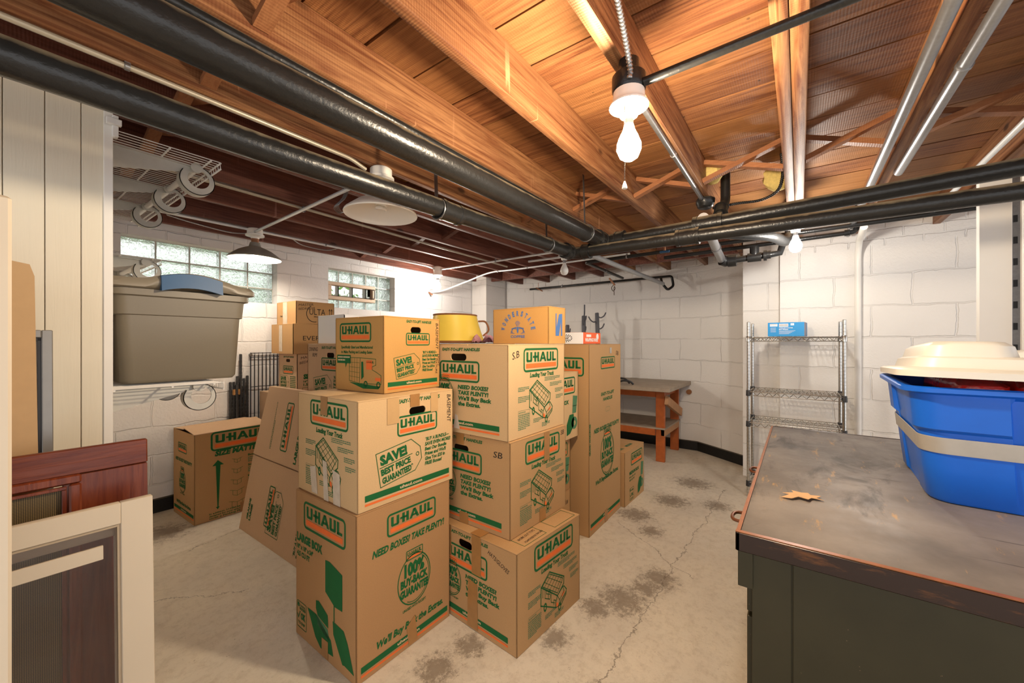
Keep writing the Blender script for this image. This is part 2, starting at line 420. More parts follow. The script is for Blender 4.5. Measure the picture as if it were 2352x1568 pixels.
# black painted base
def strip(name, pts, h=.10, t=.012):
    w = MB()
    for a, b in zip(pts, pts[1:]):
        A = Vector((*a, 0)); B = Vector((*b, 0)); d = (B-A).normalized(); nn = Vector((0,0,1)).cross(d)
        if nn.x > 0 or (abs(nn.x) < .01 and nn.y > 0): nn = -nn
        L = lambda P: [tuple(P), tuple(P+nn*t), tuple(P+nn*t+Vector((0,0,h*.93))), tuple(P+Vector((0,0,h)))]
        w.loft([L(A), L(B)], 'iron_clean', smooth=False)
    struct(w, name)
strip('baseboard_left', [(.28, YW), (4.17, YW)], .10)
strip('baseboard_back', [(4.50, 3.48), (XB, 3.18), (XB, .93), (4.52, .45), (4.515, .425)], .105)
# plank partition on the left
w = MB(); e = [-3.0]
x = -3.0
while x < .05: x += .0785; e.append(min(x, .052))
e = [v for v in e if v <= .052] + [.131, .206, .262]
for a, b in zip(e, e[1:]):
    if b-a > .004: w.box(a+.001, b-.001, 1.855, 1.90, 0, 1.995, 'plank_paint', bev=.0012)
w.box(-3.0, .255, 1.864, 1.95, 0, 1.99, 'dark_tan')
w.box(.256, .278, 1.85, 1.99, 0, 1.995, 'white_paint', bev=.001); w.box(-.1, .275, 1.95, 3.75, 0, 1.995, 'white_paint')
struct(w, 'wall_partition')
# ceiling boards
w = MB(); x = 1.019-.2135*12
while x < 4.95:
    gp = random.choice((.003, .004, .006, .008))
    w.box(x+gp, x+.2135-.003, -3.2, 4.0, ZC+random.uniform(0, .002), ZC+.02, 'deck_wood'); x += .2135
w.box(-1.6, 5.2, -3.2, 4.0, ZC+.02, ZC+.04, 'black_rubber')  # black sheet added above the boards so their gaps look dark
struct(w, 'ceiling')
JY = [(-.022,.021), (.023,.064), (.43,.47), (.81,.85), (1.22,1.26), (1.64,1.68), (2.055,2.095), (2.465,2.505), (2.87,2.91), (3.285,3.325), (3.66,3.70), (-.385,-.345), (-.82,-.78), (-1.24,-1.20), (-1.66,-1.62)]
for i, (a, b) in enumerate(JY):
    w = MB(); m = 'joist_wood' if b < 1.8 else 'joist_wood_dim'
    w.box(-1.5, XB if a > .4 else 4.3, a, b, ZB, ZC, m, bev=.002); struct(w, 'ceiling_joist')
w = MB(); w.box(4.28, 4.32, .10, 3.66, ZB-.004, ZC, 'joist_wood_dim'); struct(w, 'ceiling_header')
gaps = []
js = sorted([j for j in JY if j != (.023,.064)] + []); js[js.index((-.022,.021))] = (-.022, .064)
for (a0, a1), (b0, b1) in zip(js, js[1:]):
    for xr in (.50, 2.40):
        if xr == .5 and b0 < .5: continue
        for sgn in (1, -1):
            w = MB(); xx = xr+sgn*.022
            za, zb_ = (ZB+.03, ZC-.03) if sgn > 0 else (ZC-.03, ZB+.03)
            w.bar((xx, a1, za), (xx, b0, zb_), .04 if xr > 1 else .045, .024, 'brace_wood' if a0 < 1.3 else ('joist_wood_dim' if xr > 1 else 'brace_wood'))
            struct(w, 'ceiling_brace')
# white timber posts by the right wall
for (px0, px1, y0, y1) in ((3.08, 3.12, -.865, -.753), (3.04, 3.08, -1.02, -.889)):
    w = MB(); w.box(px0, px1, y0, y1, 0, ZB-.002, 'white_paint', bev=.002); struct(w, 'trim_post')
w = MB()
w.box(3.14, 3.145, -.91, -.868, .2, ZB-.01, 'galvanised')
for k in range(16): w.box(3.136, 3.14, -.898, -.884, .3+k*.11, .335+k*.11, 'black_rubber')
struct(w, 'trim_strap')
# glass block windows
def blocks(name, x0, x1, z0, z1, cols, rows, skip=()):
    g = thing(name, None, None, ((x0+x1)/2, YW+.12, z0)); g['kind'] = 'structure'; del_keys = [k for k in ('label', 'category') if k in g]
    fr = MB(); cx = (x0+x1)/2
    cw, rh = (x1-x0)/cols, (z1-z0)/rows
    for k in range(cols+1):
        xx = x0+k*cw-cx; fr.box(xx-.0045, xx+.0045, -.03, .03, 0, z1-z0, 'grey_plastic')
    for k in range(rows+1):
        zz = k*rh; fr.box(x0-cx, x1-cx, -.029, .029, zz-.0045, zz+.0045, 'grey_plastic')
    fr.build('window_frame', g)
    bm = MB()
    for i in range(cols):
        for j in range(rows):
            if (i, j) in skip: continue
            a, b = x0+i*cw-cx+.005, x0+(i+1)*cw-cx-.005; c, d = j*rh+.005, (j+1)*rh-.005
            def lp(y, ins): return [(a+ins, y, c+ins), (b-ins, y, c+ins), (b-ins, y, d-ins), (a+ins, y, d-ins)]
            bm.loft([lp(-.024, .018), lp(-.034, .014), lp(-.034, .003), lp(-.028, 0), lp(.028, 0), lp(.034, .003), lp(.034, .014), lp(.024, .018)], 'glass_block', smooth=False)
    bm.build('glass_blocks', g)
    return g
blocks('window_1', W1[0], W1[1], W1[2], W1[3], 5, 3)
g2 = blocks('window_2', W2[0], W2[1], W2[2], W2[3], 5, 3, skip=[(i, 1) for i in range(0, 3)])
v = MB(); a, b, c, d = -.37, .17, .085, .265
for (p0, p1, q0, q1) in ((a, b, c, c+.035), (a, b, d-.035, d), (a, a+.035, c+.035, d-.035), (b-.035, b, c+.035, d-.035)):
    v.box(p0, p1, -.075, .0, q0, q1, 'frame_almond', bev=.003)
vf = v.build('vent_frame', g2)
v = MB(); v.box(a+.035, b-.035, -.03, -.024, c+.035, d-.035, 'glass_clear'); v.build('vent_pane', vf)
v = MB(); v.tube(bez([(b-.045, -.075, c+.04), (b-.03, -.10, c+.05), (b-.03, -.10, d-.05), (b-.045, -.075, d-.04)]), .006, 'dark_steel', 8); v.build('vent_latch', vf)
# outside: soil bank and shrubs seen through the blocks
w = MB(); w.box(-2, 7, YW+.25, 7.5, 1.2, 1.38, 'soil'); tag(w.build('ground_outside'), kind='structure')
w = MB()
for k in range(2300):
    x = random.choice([random.uniform(.6, 2.6), random.uniform(2.4, 5.2)]); y = random.uniform(4.5, 5.6); z = 1.4+abs(random.gauss(0, .36))
    p = Vector((x, y, z)); u = Vector([random.gauss(0, 1) for _ in range(3)]).normalized(); q = u.orthogonal().normalized()
    s1, s2 = random.uniform(.03, .07), random.uniform(.02, .035)
    w.faces([tuple(p-u*s1), tuple(p-q*s2), tuple(p+u*s1), tuple(p+q*s2)], [(0,1,2,3)], 'foliage')
o = w.build('shrub_leaves', normals=False); tag(o, 'green shrub leaves outside the glass block windows', 'foliage', kind='stuff')

# ------------------------------------------------------------------ pipes
def pipe(name, label, cat, pts, r, m, bend=.05, n=14, collars=(), cm=None, clips=(), hang=(), group=None, split=None, r2=None):
    """collars: (point, direction, length, radius)"""
    P0 = Vector(pts[0]); t = thing(name, label, cat, pts[0], group=group)
    L = lambda p: tuple(Vector(p)-P0)
    if split:
        b = MB(); b.tube(rod([L(p) for p in pts[:split+1]], bend), r, m, n); b.build('pipe', t)
        b = MB(); b.tube(rod([L(p) for p in pts[split:]], bend), r2, m, n); b.build('pipe', t)
    else:
        b = MB(); b.tube(rod([L(p) for p in pts], bend), r, m, n); b.build('pipe', t)
    for (p, d, ln, rr) in collars:
        d = Vector(d).normalized(); p = Vector(L(p)); b = MB()
        q = [p-d*ln/2, p-d*ln/2*.7, p-d*ln/2*.68, p+d*ln/2*.68, p+d*ln/2*.7, p+d*ln/2]
        b.tube(q, [rr*1.06, rr*1.06, rr, rr, rr*1.06, rr*1.06], cm or m, 18); b.build('coupling', t)
    for (p, d, rr) in clips:
        d = Vector(d).normalized(); p = Vector(L(p)); b = MB(); b.tube([p-d*.006, p+d*.006], rr, 'galvanised', 12)
        b.box(p.x-.007, p.x+.007, p.y-.007, p.y+.007, p.z, p.z+rr+.01, 'galvanised'); b.build('clip', t)
    for (p, top) in hang:
        p = Vector(L(p)); b = MB()
        ring = [(p.x, p.y+(r+.004)*math.cos(R(a)), p.z+(r+.004)*math.sin(R(a))) for a in range(0, 361, 24)]
        b.tube(ring, .004, 'dark_steel', 6)
        b.bar((p.x, p.y+.01, p.z+r), (p.x, p.y+.02, top-P0.z), .018, .002, 'dark_steel', up=(0,1,0)); b.build('hanger_strap', t)
    return t
pipe('drain_pipe', 'thicker, upper one of the two black drain pipes, bending right at the elbow', 'pipe',
     [(-1.3, 1.06, 1.862), (.4, 1.044, 1.868), (2.46, 1.035, 1.884), (2.46, .93, 1.886), (2.46, .1, 1.905), (2.46, -1.9, 1.95)], .046, 'iron', .07, 18, split=3, r2=.037,
     collars=[((2.36, 1.036, 1.883), (1,0,0), .07, .055), ((2.46, .93, 1.886), (0,1,0), .06, .053), ((2.46, .42, 1.897), (0,1,0), .15, .049)],
     hang=[((2.18, 1.036, 1.883), ZC-.02)])
pipe('drain_pipe', 'black drain pipe below its twin, passing in front of the white plank wall', 'pipe',
     [(-1.3, 1.275, 1.785), (.5, 1.25, 1.785), (2.34, 1.20, 1.812), (2.34, 1.11, 1.812), (2.34, .3, 1.808), (2.34, -1.9, 1.785)], .039, 'iron', .06, 18, split=3, r2=.035,
     collars=[((2.25, 1.203, 1.81), (1,0,0), .06, .047), ((2.34, 1.11, 1.812), (0,1,0), .05, .046), ((1.22, 1.226, 1.79), (1,0,0), .12, .0425), ((2.34, .50, 1.810), (0,1,0), .12, .044)],
     hang=[((1.16, 1.232, 1.788), ZB), ((2.02, 1.207, 1.806), ZB)])
pipe('water_pipe', 'slim black pipe running just above the thick upper drain pipe', 'pipe', [(-1.3, 1.155, 2.0), (2.2, 1.15, 2.0), (2.42, 1.14, 1.95)], .0165, 'iron', .04, 12)
pipe('vent_pipe', 'short upright black pipe rising from the tee into the ceiling', 'pipe', [(2.52, .37, 1.95), (2.56, .36, 2.0), (2.60, .35, 2.05), (2.60, .35, ZC-.002)], .026, 'iron_clean', .03, 14,
     collars=[((2.545, .365, 1.985), (.6, 0, 1), .06, .037)])
pipe('gas_pipe', 'slim black pipe under the joists along the right wall, ending at the white post', 'pipe',
     [(3.60, -1.0, 2.045), (3.60, 1.72, 2.02), (4.62, 1.72, 2.00)], .016, 'iron_clean', .035, 12, clips=[((3.60, 1.3, 2.025), (0,1,0), .019), ((4.1, 1.72, 2.01), (1,0,0), .019)])
pipe('gas_pipe', 'second slim black pipe with an elbow turned up to the ceiling near the right wall', 'pipe',
     [(3.74, 1.0, 2.00), (3.74, -.33, 2.02), (3.74, -.34, ZC-.002)], .017, 'iron_clean', .03, 12, collars=[((3.74, -.28, 2.02), (0,1,0), .03, .022)])
pipe('water_pipe', 'thin black pipe strapped along the top of the back wall', 'pipe', [(4.72, 3.12, 1.985), (4.72, 1.18, 1.985), (4.72, 1.16, 1.87), (4.66, 1.21, 1.82), (4.66, 1.27, 1.90), (4.72, 1.3, 1.97)], .014, 'iron_clean', .03, 12,
     clips=[((4.72, 2.6, 1.985), (0,1,0), .017), ((4.72, 1.9, 1.985), (0,1,0), .017)])
pipe('drain_pipe', 'grey pipe sloping down to the trap at the back wall', 'pipe', [(2.62, 1.30, 1.90), (3.4, 1.29, 1.90), (4.62, 1.25, 1.89)], .021, 'pipe_grey', .03, 12)
pipe('drain_pipe', 'bare grey pipe dropping into black fittings beside the pilaster', 'pipe', [(2.44, .44, 1.93), (3.3, .50, 1.915), (3.52, .50, 1.885)], .030, 'galvanised', .03, 14,
     collars=[((3.2, .492, 1.917), (1,.1,-.07), .03, .033)])
t = thing('pipe_fittings', 'cluster of black screwed pipe fittings in front of the pilaster top', 'pipe fitting', (3.55, .48, 1.872))
b = MB(); b.tube([(-.02, .02, .01), (.0, 0, 0), (.03, -.04, .01)], .042, 'iron_clean', 14); b.tube([(.0, -.01, 0), (.02, -.30, .02), (.05, -.36, .03), (.06, -.38, .10)], .024, 'iron_clean', 14); b.build('pipe', t)
for (p, ln, rr) in (((.004, -.05, .0), .06, .046), ((.01, -.20, .01), .09, .035), ((.012, -.27, .015), .02, .040), ((.02, -.29, .02), .03, .031)):
    b = MB(); b.tube([(p[0], p[1]-ln/2, p[2]), (p[0], p[1]+ln/2, p[2])], rr, 'iron_clean', 16); b.build('coupling', t)
b = MB(); b.tube([(.01, -.2, .02), (.01, -.2, .09)], .032, 'iron_clean', 14); b.build('branch', t)
pipe('drain_pipe', 'black pipe stub with an elbow behind the lower drain pipe by the lit bulb', 'pipe', [(2.9, .60, 1.98), (3.25, .15, 1.96), (3.38, .08, 1.93), (3.46, .05, 1.99), (3.46, .05, 2.255)], .036, 'iron_clean', .06, 14)
t = thing('shutoff_valve', 'small brass valve with a blue lever hanging from the thin pipe', 'valve', (3.0, .80, 1.93))
b = MB(); b.tube([(0, .03, .02), (0, -.03, .02)], .016, 'copper', 12); b.tube([(0, 0, .02), (0, 0, -.03)], .009, 'copper', 10); b.build('valve_body', t)
b = MB(); b.box(-.006, .006, -.035, .035, -.045, -.03, 'tote_handle_blue', bev=.002); b.build('lever', t)
pipe('water_pipe', 'thin white pipe running into the brass valve below the black pipes', 'pipe', [(3.0, 2.0, 1.965), (3.0, .0, 1.945)], .010, 'conduit_white', .03, 10, clips=[((3.0, 1.45, 1.96), (0,1,0), .014)])
# conduits
pipe('conduit', 'tan conduit clipped under the joist above the white plank wall', 'conduit', [(-1.3, 1.66, 2.068), (1.02, 1.66, 2.068), (1.10, 1.66, 2.045)], .009, 'conduit_tan', .03, 10, clips=[((.28, 1.66, 2.068), (1,0,0), .012)])
pipe('conduit', 'tan conduit along the middle joist, ending short of the back wall', 'conduit', [(.5, 2.485, 2.068), (3.5, 2.62, 2.066)], .009, 'conduit_tan', .03, 10)
pipe('conduit', 'white conduit along the joist beside the windows, reaching the bare lit bulb', 'conduit', [(.3, 3.305, 2.066), (2.95, 3.305, 2.066), (3.06, 3.305, 2.05)], .010, 'conduit_white', .04, 10, clips=[((1.8, 3.305, 2.066), (1,0,0), .013), ((2.3, 3.305, 2.066), (1,0,0), .013)])
pipe('conduit', 'white conduit crossing the joists from the shaded lamp to the black pipes', 'conduit', [(1.24, 3.29, 2.045), (1.235, 3.2, 2.047), (1.18, 1.75, 2.047)], .010, 'conduit_white', .04, 10, clips=[((1.215, 2.49, 2.047), (0,1,0), .013)])
pipe('conduit', 'white conduit crossing the joists from the far bare bulb', 'conduit', [(3.10, 3.26, 2.045), (3.12, 3.1, 2.047), (3.13, .9, 2.047)], .010, 'conduit_white', .05, 10, clips=[((3.12, 2.48, 2.047), (0,1,0), .013)])
pipe('conduit', 'white conduit curving down to a bracket on the window wall', 'conduit', bez([(3.40, 3.72, 1.85), (3.5, 3.62, 1.88), (3.6, 3.3, 1.98), (3.68, 3.0, 2.066), (3.70, 2.6, 2.068), (3.68, 1.3, 2.068)], 6), .010, 'conduit_white', .005, 10, clips=[((3.69, 2.9, 2.068), (0,1,0), .013), ((3.70, 2.48, 2.068), (0,1,0), .013)])
pipe('conduit', 'black conduit running right from the bright bulb across the joists', 'conduit', [(1.17, .37, 1.995), (1.175, -1.6, 2.03)], .0125, 'iron_clean', .03, 12)
pipe('conduit', 'grey conduit under the joist linking the bright bulb to the black box', 'conduit', [(1.22, .45, 2.02), (1.3, .45, 2.064), (2.50, .46, 2.064)], .0115, 'galvanised', .03, 12, clips=[((1.85, .455, 2.064), (1,0,0), .014)])
pipe('conduit', 'galvanised pipe clipped left of the joist at upper right', 'conduit', [(-1.0, -.303, 2.06), (4.0, -.305, 2.06)], .0185, 'galvanised', .03, 14)
pipe('conduit', 'galvanised pipe right of the joist at upper right, bending up at its end', 'conduit', [(-1.0, -.418, 2.055), (2.70, -.392, 2.055), (2.75, -.42, 2.2)], .0175, 'galvanised', .05, 14,
     clips=[((1.25, -.402, 2.055), (1,0,0), .022), ((1.75, -.399, 2.055), (1,0,0), .021)])
pipe('conduit', 'white conduit near the right edge under the farthest right joist', 'conduit', [(.5, -.69, 2.062), (3.6, -.69, 2.062)], .012, 'conduit_white', .03, 10)
pipe('conduit', 'white painted conduit running down the right block wall with a bend at the top', 'conduit', [(3.62, -.36, 2.02), (3.98, -.37, 2.01), (4.075, -.37, 1.93), (4.075, -.37, .02)], .021, 'white_paint', .09, 12)
# flexible cables
def flex(label, pts, r, m, name='armored_cable'):
    P = bez(pts, 14); P0 = Vector(P[0]); V = [Vector(p)-P0 for p in P]
    # resample evenly, ridge radius
    d = [0]
    for a, b in zip(V, V[1:]): d.append(d[-1]+(b-a).length)
    n = int(d[-1]/.0025); out = []; rs = []; j = 0
    for i in range(n+1):
        s = d[-1]*i/n
        while j < len(d)-2 and d[j+1] < s: j += 1
        out.append(tuple(V[j].lerp(V[j+1], (s-d[j])/max(1e-9, d[j+1]-d[j])))); rs.append(r*(1 if (i//2) % 2 else .78))
    b = MB(); b.tube(out, rs, m, 8); o = b.build(name, loc=tuple(P0)); return tag(o, label, 'cable')
flex('spiral metal cable dropping from the ceiling to the bright bulb', [(.30, .375, 2.25), (.62, .37, 2.205), (.80, .365, 2.16), (.92, .37, 2.12), (1.04, .385, 2.075), (1.12, .395, 2.02), (1.13, .40, 1.995)], .009, 'galvanised')
flex('black spiral cable looping from the round black box up past the yellow insulation', [(2.62, .42, 2.03), (2.66, .30, 2.045), (2.66, .18, 2.04), (2.62, .10, 2.06), (2.60, .075, 2.12), (2.6, .075, 2.2), (2.6, .08, 2.255)], .009, 'iron_clean')
flex('thin armoured cable sagging below the joist left of the shaded lamp', [(.75, 3.34, 2.06), (.9, 3.36, 2.045), (1.1, 3.36, 2.03), (1.21, 3.35, 2.04)], .005, 'galvanised')
flex('thin armoured cable sagging below the joist right of the shaded lamp', [(1.55, 3.36, 2.075), (1.65, 3.4, 2.05), (1.85, 3.4, 2.045), (1.95, 3.36, 2.075)], .005, 'galvanised')
# ------------------------------------------------------------------ lamps
def a19(b, m, z, r=.031): b.lathe([(.0005, z-.108), (.014, z-.107), (.027, z-.098), (r, z-.076), (r*.98, z-.058), (.027, z-.036), (.018, z-.018), (.0135, z)], m, n=20)
def lampholder(name, label, loc, bulbmat, boxm='porcelain', drop=0, chain=False, spiral=False):
    t = thing(name, label, 'lamp', (loc[0], loc[1], loc[2]-drop))
    b = MB(); b.lathe([(.030, drop), (.031, .004), (.044, 0), (.050, -.006), (.050, -.045), (.046, -.052)], boxm, n=22); b.build('junction_box', t)
    b = MB(); b.lathe([(.046, -.052), (.048, -.075), (.052, -.088), (.058, -.092), (.058, -.097), (.03, -.103), (.026, -.125), (.022, -.126)], 'porcelain', n=26); lh_ = b.build('lamp_holder', t)
    b = MB()
    if spiral:
        b.lathe([(.018, -.128), (.02, -.16), (.016, -.165)], 'white_plastic', n=16)
        pts = [(.020*math.cos(a*.5), .020*math.sin(a*.5), -.170-a*.0014) for a in range(0, 44)]
        b.tube(pts, .0062, bulbmat, 8)
    else:
        b.lathe([(.0135, -.125), (.0135, -.15)], 'galvanised', n=14)
        a19(b, bulbmat, -.15, .036)
    b.build('bulb', lh_)
    if chain:
        b = MB()
        for k in range(46): b.tube([(-.036, 0, -.10-k*.005), (-.036, 0, -.1035-k*.005)], .0016, 'chrome', 5)
        b.lathe([(.002, -.333), (.006, -.345), (.008, -.355), (.002, -.357)], 'white_plastic', c=(-.036, 0, 0), n=10); b.build('pull_chain', lh_)
    return t
lampholder('ceiling_lamp', 'bright bare bulb in a porcelain holder nearest the camera, pull chain hanging', (1.175, .418, ZB-.002), 'bulb_main', 'iron_clean', drop=.042, chain=True)
lampholder('ceiling_lamp', 'bare lit bulb in front of the right block wall, above the wire rack', (3.2, .02, ZB-.002), 'bulb_side')
lampholder('ceiling_lamp', 'small bare lit bulb right of the second window', (3.10, 3.30, ZB-.002), 'bulb_far')
t = lampholder('ceiling_lamp', 'unlit bare white bulb below the pipe elbow', (3.09, 1.68, ZB-.002), 'porcelain')
def shaded(label, loc, lit, r=.17):
    t = thing('ceiling_lamp', label, 'lamp', loc)
    b = MB(); b.lathe([(.046, 0), (.052, -.006), (.052, -.04), (.062, -.045), (.062, -.055), (.03, -.065), (.026, -.075)], 'porcelain', n=24); b.build('junction_box', t)
    b = MB(); b.lathe([(.026, -.075), (.024, -.10), (.03, -.11)], 'copper' if lit else 'porcelain', n=20); lh_ = b.build('lamp_holder', t)
    b = MB(); pr = [(.032, -.105), (.040, -.135), (.075, -.150), (.11, -.168), (.145, -.195), (r, -.215), (r+.004, -.224), (r+.002, -.229)]
    b.lathe(pr, 'shade_grey' if lit else 'shade_white', n=36, cap=False)
    b.lathe([(q-.004, z-.003) for q, z in pr[:-1]]+[(r+.002, -.229)], 'shade_white', n=36, cap=False)
    b.build('lamp_shade', t)
    b = MB()
    if lit: a19(b, 'bulb_shade', -.10, .028)
    else:
        pts = [(.022*math.cos(a*.5), .022*math.sin(a*.5), -.125-a*.0016) for a in range(0, 50)]; b.tube(pts, .0075, 'porcelain', 8)
    b.build('bulb', lh_); return t
shaded('lit lamp with a grey enamel shade hanging in front of the first window', (1.254, 3.305, ZB-.002), True)
shaded('unlit white reflector lamp half hidden behind the black pipes', (1.185, 1.66, ZB-.002), False)
t = thing('junction_box', 'round black junction box at the end of the grey conduit under the joist', 'electrical box', (2.56, .45, ZB-.002))
b = MB(); b.lathe([(.046, 0), (.052, -.006), (.052, -.03), (.046, -.038), (.044, -.05), (.036, -.058), (.03, -.06)], 'iron_clean', n=8); b.build('box_body', t)
# insulation tufts, hooks and string
for (p, r, lab) in (((2.50, .40, 2.19), .055, 'yellow insulation tuft around the upright black pipe'), ((2.72, .10, 2.17), .07, 'yellow insulation tuft stuffed beside the double joist')):
    b = MB(); rr = random.Random(3)
    loops = []
    for i in range(9):
        ph = math.pi*i/8; loops.append([((r*math.sin(ph)*.7+.002)*math.cos(a)*rr.uniform(.8, 1.2), (r*math.sin(ph)+.002)*math.sin(a)*rr.uniform(.8, 1.2), (r*1.1*math.cos(ph))) for a in [2*math.pi*k/12 for k in range(12)]])
    b.loft(loops, 'insulation'); tag(b.build('insulation_tuft', loc=p), lab, 'insulation')
t = thing('wire_hangers', 'bunch of wire hooks hung on the white conduit beside the reflector', 'wire hook', (1.19, 1.98, 2.06))
for k in range(4):
    b = MB(); b.tube(bez([(0, k*.012, .012), (.012, k*.012, -.02), (-.005, k*.014, -.06), (-.03, k*.014+.02, -.10), (.0, k*.012+.04, -.12), (.03, k*.01+.05, -.11)]), .0022, 'dark_steel', 6); b.build('hook', t)
for (p, lab) in (((4.70, 2.95, 1.975), 'copper strap nailed at the left end of the thin back wall pipe'), ((3.38, 3.735, 1.85), 'rusty bracket on the window wall beside the far bare bulb')):
    b = MB(); b.bar((0, .05, .02), (-.02, -.06, -.035), .018, .012, 'rust'); b.bar((0, .02, .03), (0, .02, .09) if p[0] > 4 else (0, -.05, .03), .006, .003, 'copper'); tag(b.build('pipe_strap', loc=p), lab, 'bracket')
t = thing('wood_peg', 'orange stick with knotted string hanging below the back wall pipe', 'peg', (4.60, 1.85, 1.99))
b = MB(); b.bar((0, .03, .02), (0, -.04, -.07), .02, .018, 'copper'); b.build('stick', t)
b = MB(); b.tube(bez([(0, -.03, -.06), (-.005, -.0, -.10), (0, -.02, -.14), (0, -.045, -.11), (0, -.03, -.09), (0, -.03, -.19)]), .004, 'string', 6); b.build('string', t)
b = MB(); b.tube([(0,0,0), (-.03, 0, 0)], .028, 'brown_trim', 16); tag(b.build('round_plug', loc=(4.849, 1.02, .66)), 'brown round plug on the back wall right of the workbench', 'plug')
# ------------------------------------------------------------------ printing on cardboard
_tc = {}
def glyphs(s, bold=.018):
    key = (s, bold)
    if key in _tc: return _tc[key]
    cu = bpy.data.curves.new('lettering', 'FONT'); cu.body = s; cu.offset = bold*1.45; cu.resolution_u = 2; cu.size = 1
    o = bpy.data.objects.new('lettering', cu); C.collection.objects.link(o)
    dg = bpy.context.evaluated_depsgraph_get(); me = bpy.data.meshes.new_from_object(o.evaluated_get(dg))
    V = [(v.co.x, v.co.y) for v in me.vertices]; Fc = [tuple(p.vertices) for p in me.polygons]
    bpy.data.objects.remove(o); bpy.data.curves.remove(cu); bpy.data.meshes.remove(me)
    x0 = min(v[0] for v in V) if V else 0; x1 = max(v[0] for v in V) if V else 1
    V = [((x-x0)/max(1e-6, x1-x0), y/.70) for x, y in V]; _tc[key] = (V, Fc, (x1-x0)/.70)
    return _tc[key]
class Face:
    """printing surface: O lower-left corner, eu right, ev up, en outward; metres"""
    def __init__(s, mb, O, eu, ev, W, H, z=.0009):
        s.mb = mb; s.eu = Vector(eu); s.ev = Vector(ev); s.n = s.eu.cross(s.ev).normalized(); s.O = Vector(O)+s.n*z; s.W = W; s.H = H
        s.rot = 0; s.c = (0, 0)
    def P(s, u, v):
        if s.rot:
            a = R(s.rot); du, dv = u-s.c[0], v-s.c[1]; u, v = s.c[0]+du*math.cos(a)-dv*math.sin(a), s.c[1]+du*math.sin(a)+dv*math.cos(a)
        return tuple(s.O+s.eu*u+s.ev*v)
    def poly(s, pts, m): s.mb.faces([s.P(*p) for p in pts], [tuple(range(len(pts)))], m)
    def rect(s, u0, v0, u1, v1, m): s.poly([(u0, v0), (u1, v0), (u1, v1), (u0, v1)], m)
    def line(s, pts, w, m, closed=False):
        P = list(pts)+([pts[0]] if closed else [])
        for (a, b), (c, d) in zip(P, P[1:]):
            L = math.hypot(c-a, d-b)
            if L < 1e-6: continue
            ux, uy = (c-a)/L*w/2, (d-b)/L*w/2
            s.poly([(a-ux+uy, b-uy-ux), (c+ux+uy, d+uy-ux), (c+ux-uy, d+uy+ux), (a-ux-uy, b-uy+ux)], m)
    def text(s, t, u, v, w, h, m, bold=.02, sh=0.0, al='l', dv=0.0):
        """baseline-left at (u, v), cap height h, width w (0 = natural*.8)"""
        V, Fc, nat = glyphs(t, bold)
        if not w: w = nat*h*.78
        if al == 'c': u -= w/2
        if al == 'r': u -= w
        s.mb.faces([s.P(u+x*w+sh*y*h, v+y*h+dv*x*w) for x, y in V], Fc, m)
    def rrect(s, u0, v0, u1, v1, r, w, m):
        def lp(i):
            rr = max(r-i, .0005); o = []
            for cx, cy, a0 in ((u1-i-rr, v1-i-rr, 0), (u0+i+rr, v1-i-rr, 90), (u0+i+rr, v0+i+rr, 180), (u1-i-rr, v0+i+rr, 270)):
                o += arc(cx, cy, rr, a0, a0+90, 4)
            return o
        A, B = lp(0), lp(w); n = len(A)
        s.mb.faces([s.P(*p) for p in A+B], [(k, (k+1) % n, n+(k+1) % n, n+k) for k in range(n)], m)
    def ring(s, cx, cy, r, w, m, a0=0, a1=360, asp=1.0, n=36):
        A = [(cx+(q[0]-cx)*asp, q[1]) for q in arc(cx, cy, r, a0, a1, n)]; B = [(cx+(q[0]-cx)*asp, q[1]) for q in arc(cx, cy, r-w, a0, a1, n)]
        s.mb.faces([s.P(*p) for p in A+B], [(k, k+1, n+2+k, n+1+k) for k in range(n)], m)
    def logo(s, cx, cy, w, asp=.37, letters='green_ink', bar='orange_ink'):
        asp = min(asp, .39); h = w*asp; u0, v0 = cx-w/2, cy-h/2
        s.rrect(u0, v0, u0+w, v0+h, h*.19, h*.085, letters)
        s.rect(u0+w*.065, v0+h*.16, u0+w*.935, v0+h*.35, bar)
        lx, ly, lw, lh = u0+w*.075, v0+h*.415, w*.855, h*.42
        X = lambda q: lx+q*lw/4.35
        Y = lambda q: ly+q*lh
        r = lambda a, b, c, d: s.rect(X(a), Y(b), X(c), Y(d), letters)
        r(0, .1, .25, 1); r(.06, 0, .72, .22); r(.53, .1, .78, 1)         # U
        r(.88, .40, 1.60, .62)                                           # dash running through the H
        r(1.08, 0, 1.33, 1); r(1.50, 0, 1.75, 1)
        s.poly([(X(1.81), Y(0)), (X(2.07), Y(0)), (X(2.45), Y(1)), (X(2.20), Y(1))], letters)
        s.poly([(X(2.84), Y(0)), (X(2.58), Y(0)), (X(2.20), Y(1)), (X(2.45), Y(1))], letters); r(2.05, .22, 2.6, .42)
        r(2.88, .1, 3.13, 1); r(2.94, 0, 3.56, .22); r(3.37, .1, 3.62, 1)
        r(3.74, 0, 3.99, 1); r(3.74, 0, 4.33, .22)
    def stripes(s, u0, u1, v, k=1.0, txt='uhaul.com'):
        s.rect(u0, v+.016*k, u1, v+.040*k, 'green_ink'); s.rect(u0, v, u1, v+.0085*k, 'orange_ink')
        z = s.O; s.O = s.O+s.n*.0004; s.text(txt, (u0+u1)/2, v+.023*k, .115*k, .012*k, 'cream_ink', .025, al='c'); s.O = z
    def caption(s, u, v, w, rows, h, rnd, m='pale_green_ink'):
        for k in range(rows):
            x = u
            while x < u+w*(1 if k < rows-1 else .6):
                q = rnd.uniform(.004, .014); s.rect(x, v-k*h, min(x+q, u+w), v-k*h+h*.5, m); x += q+.0022
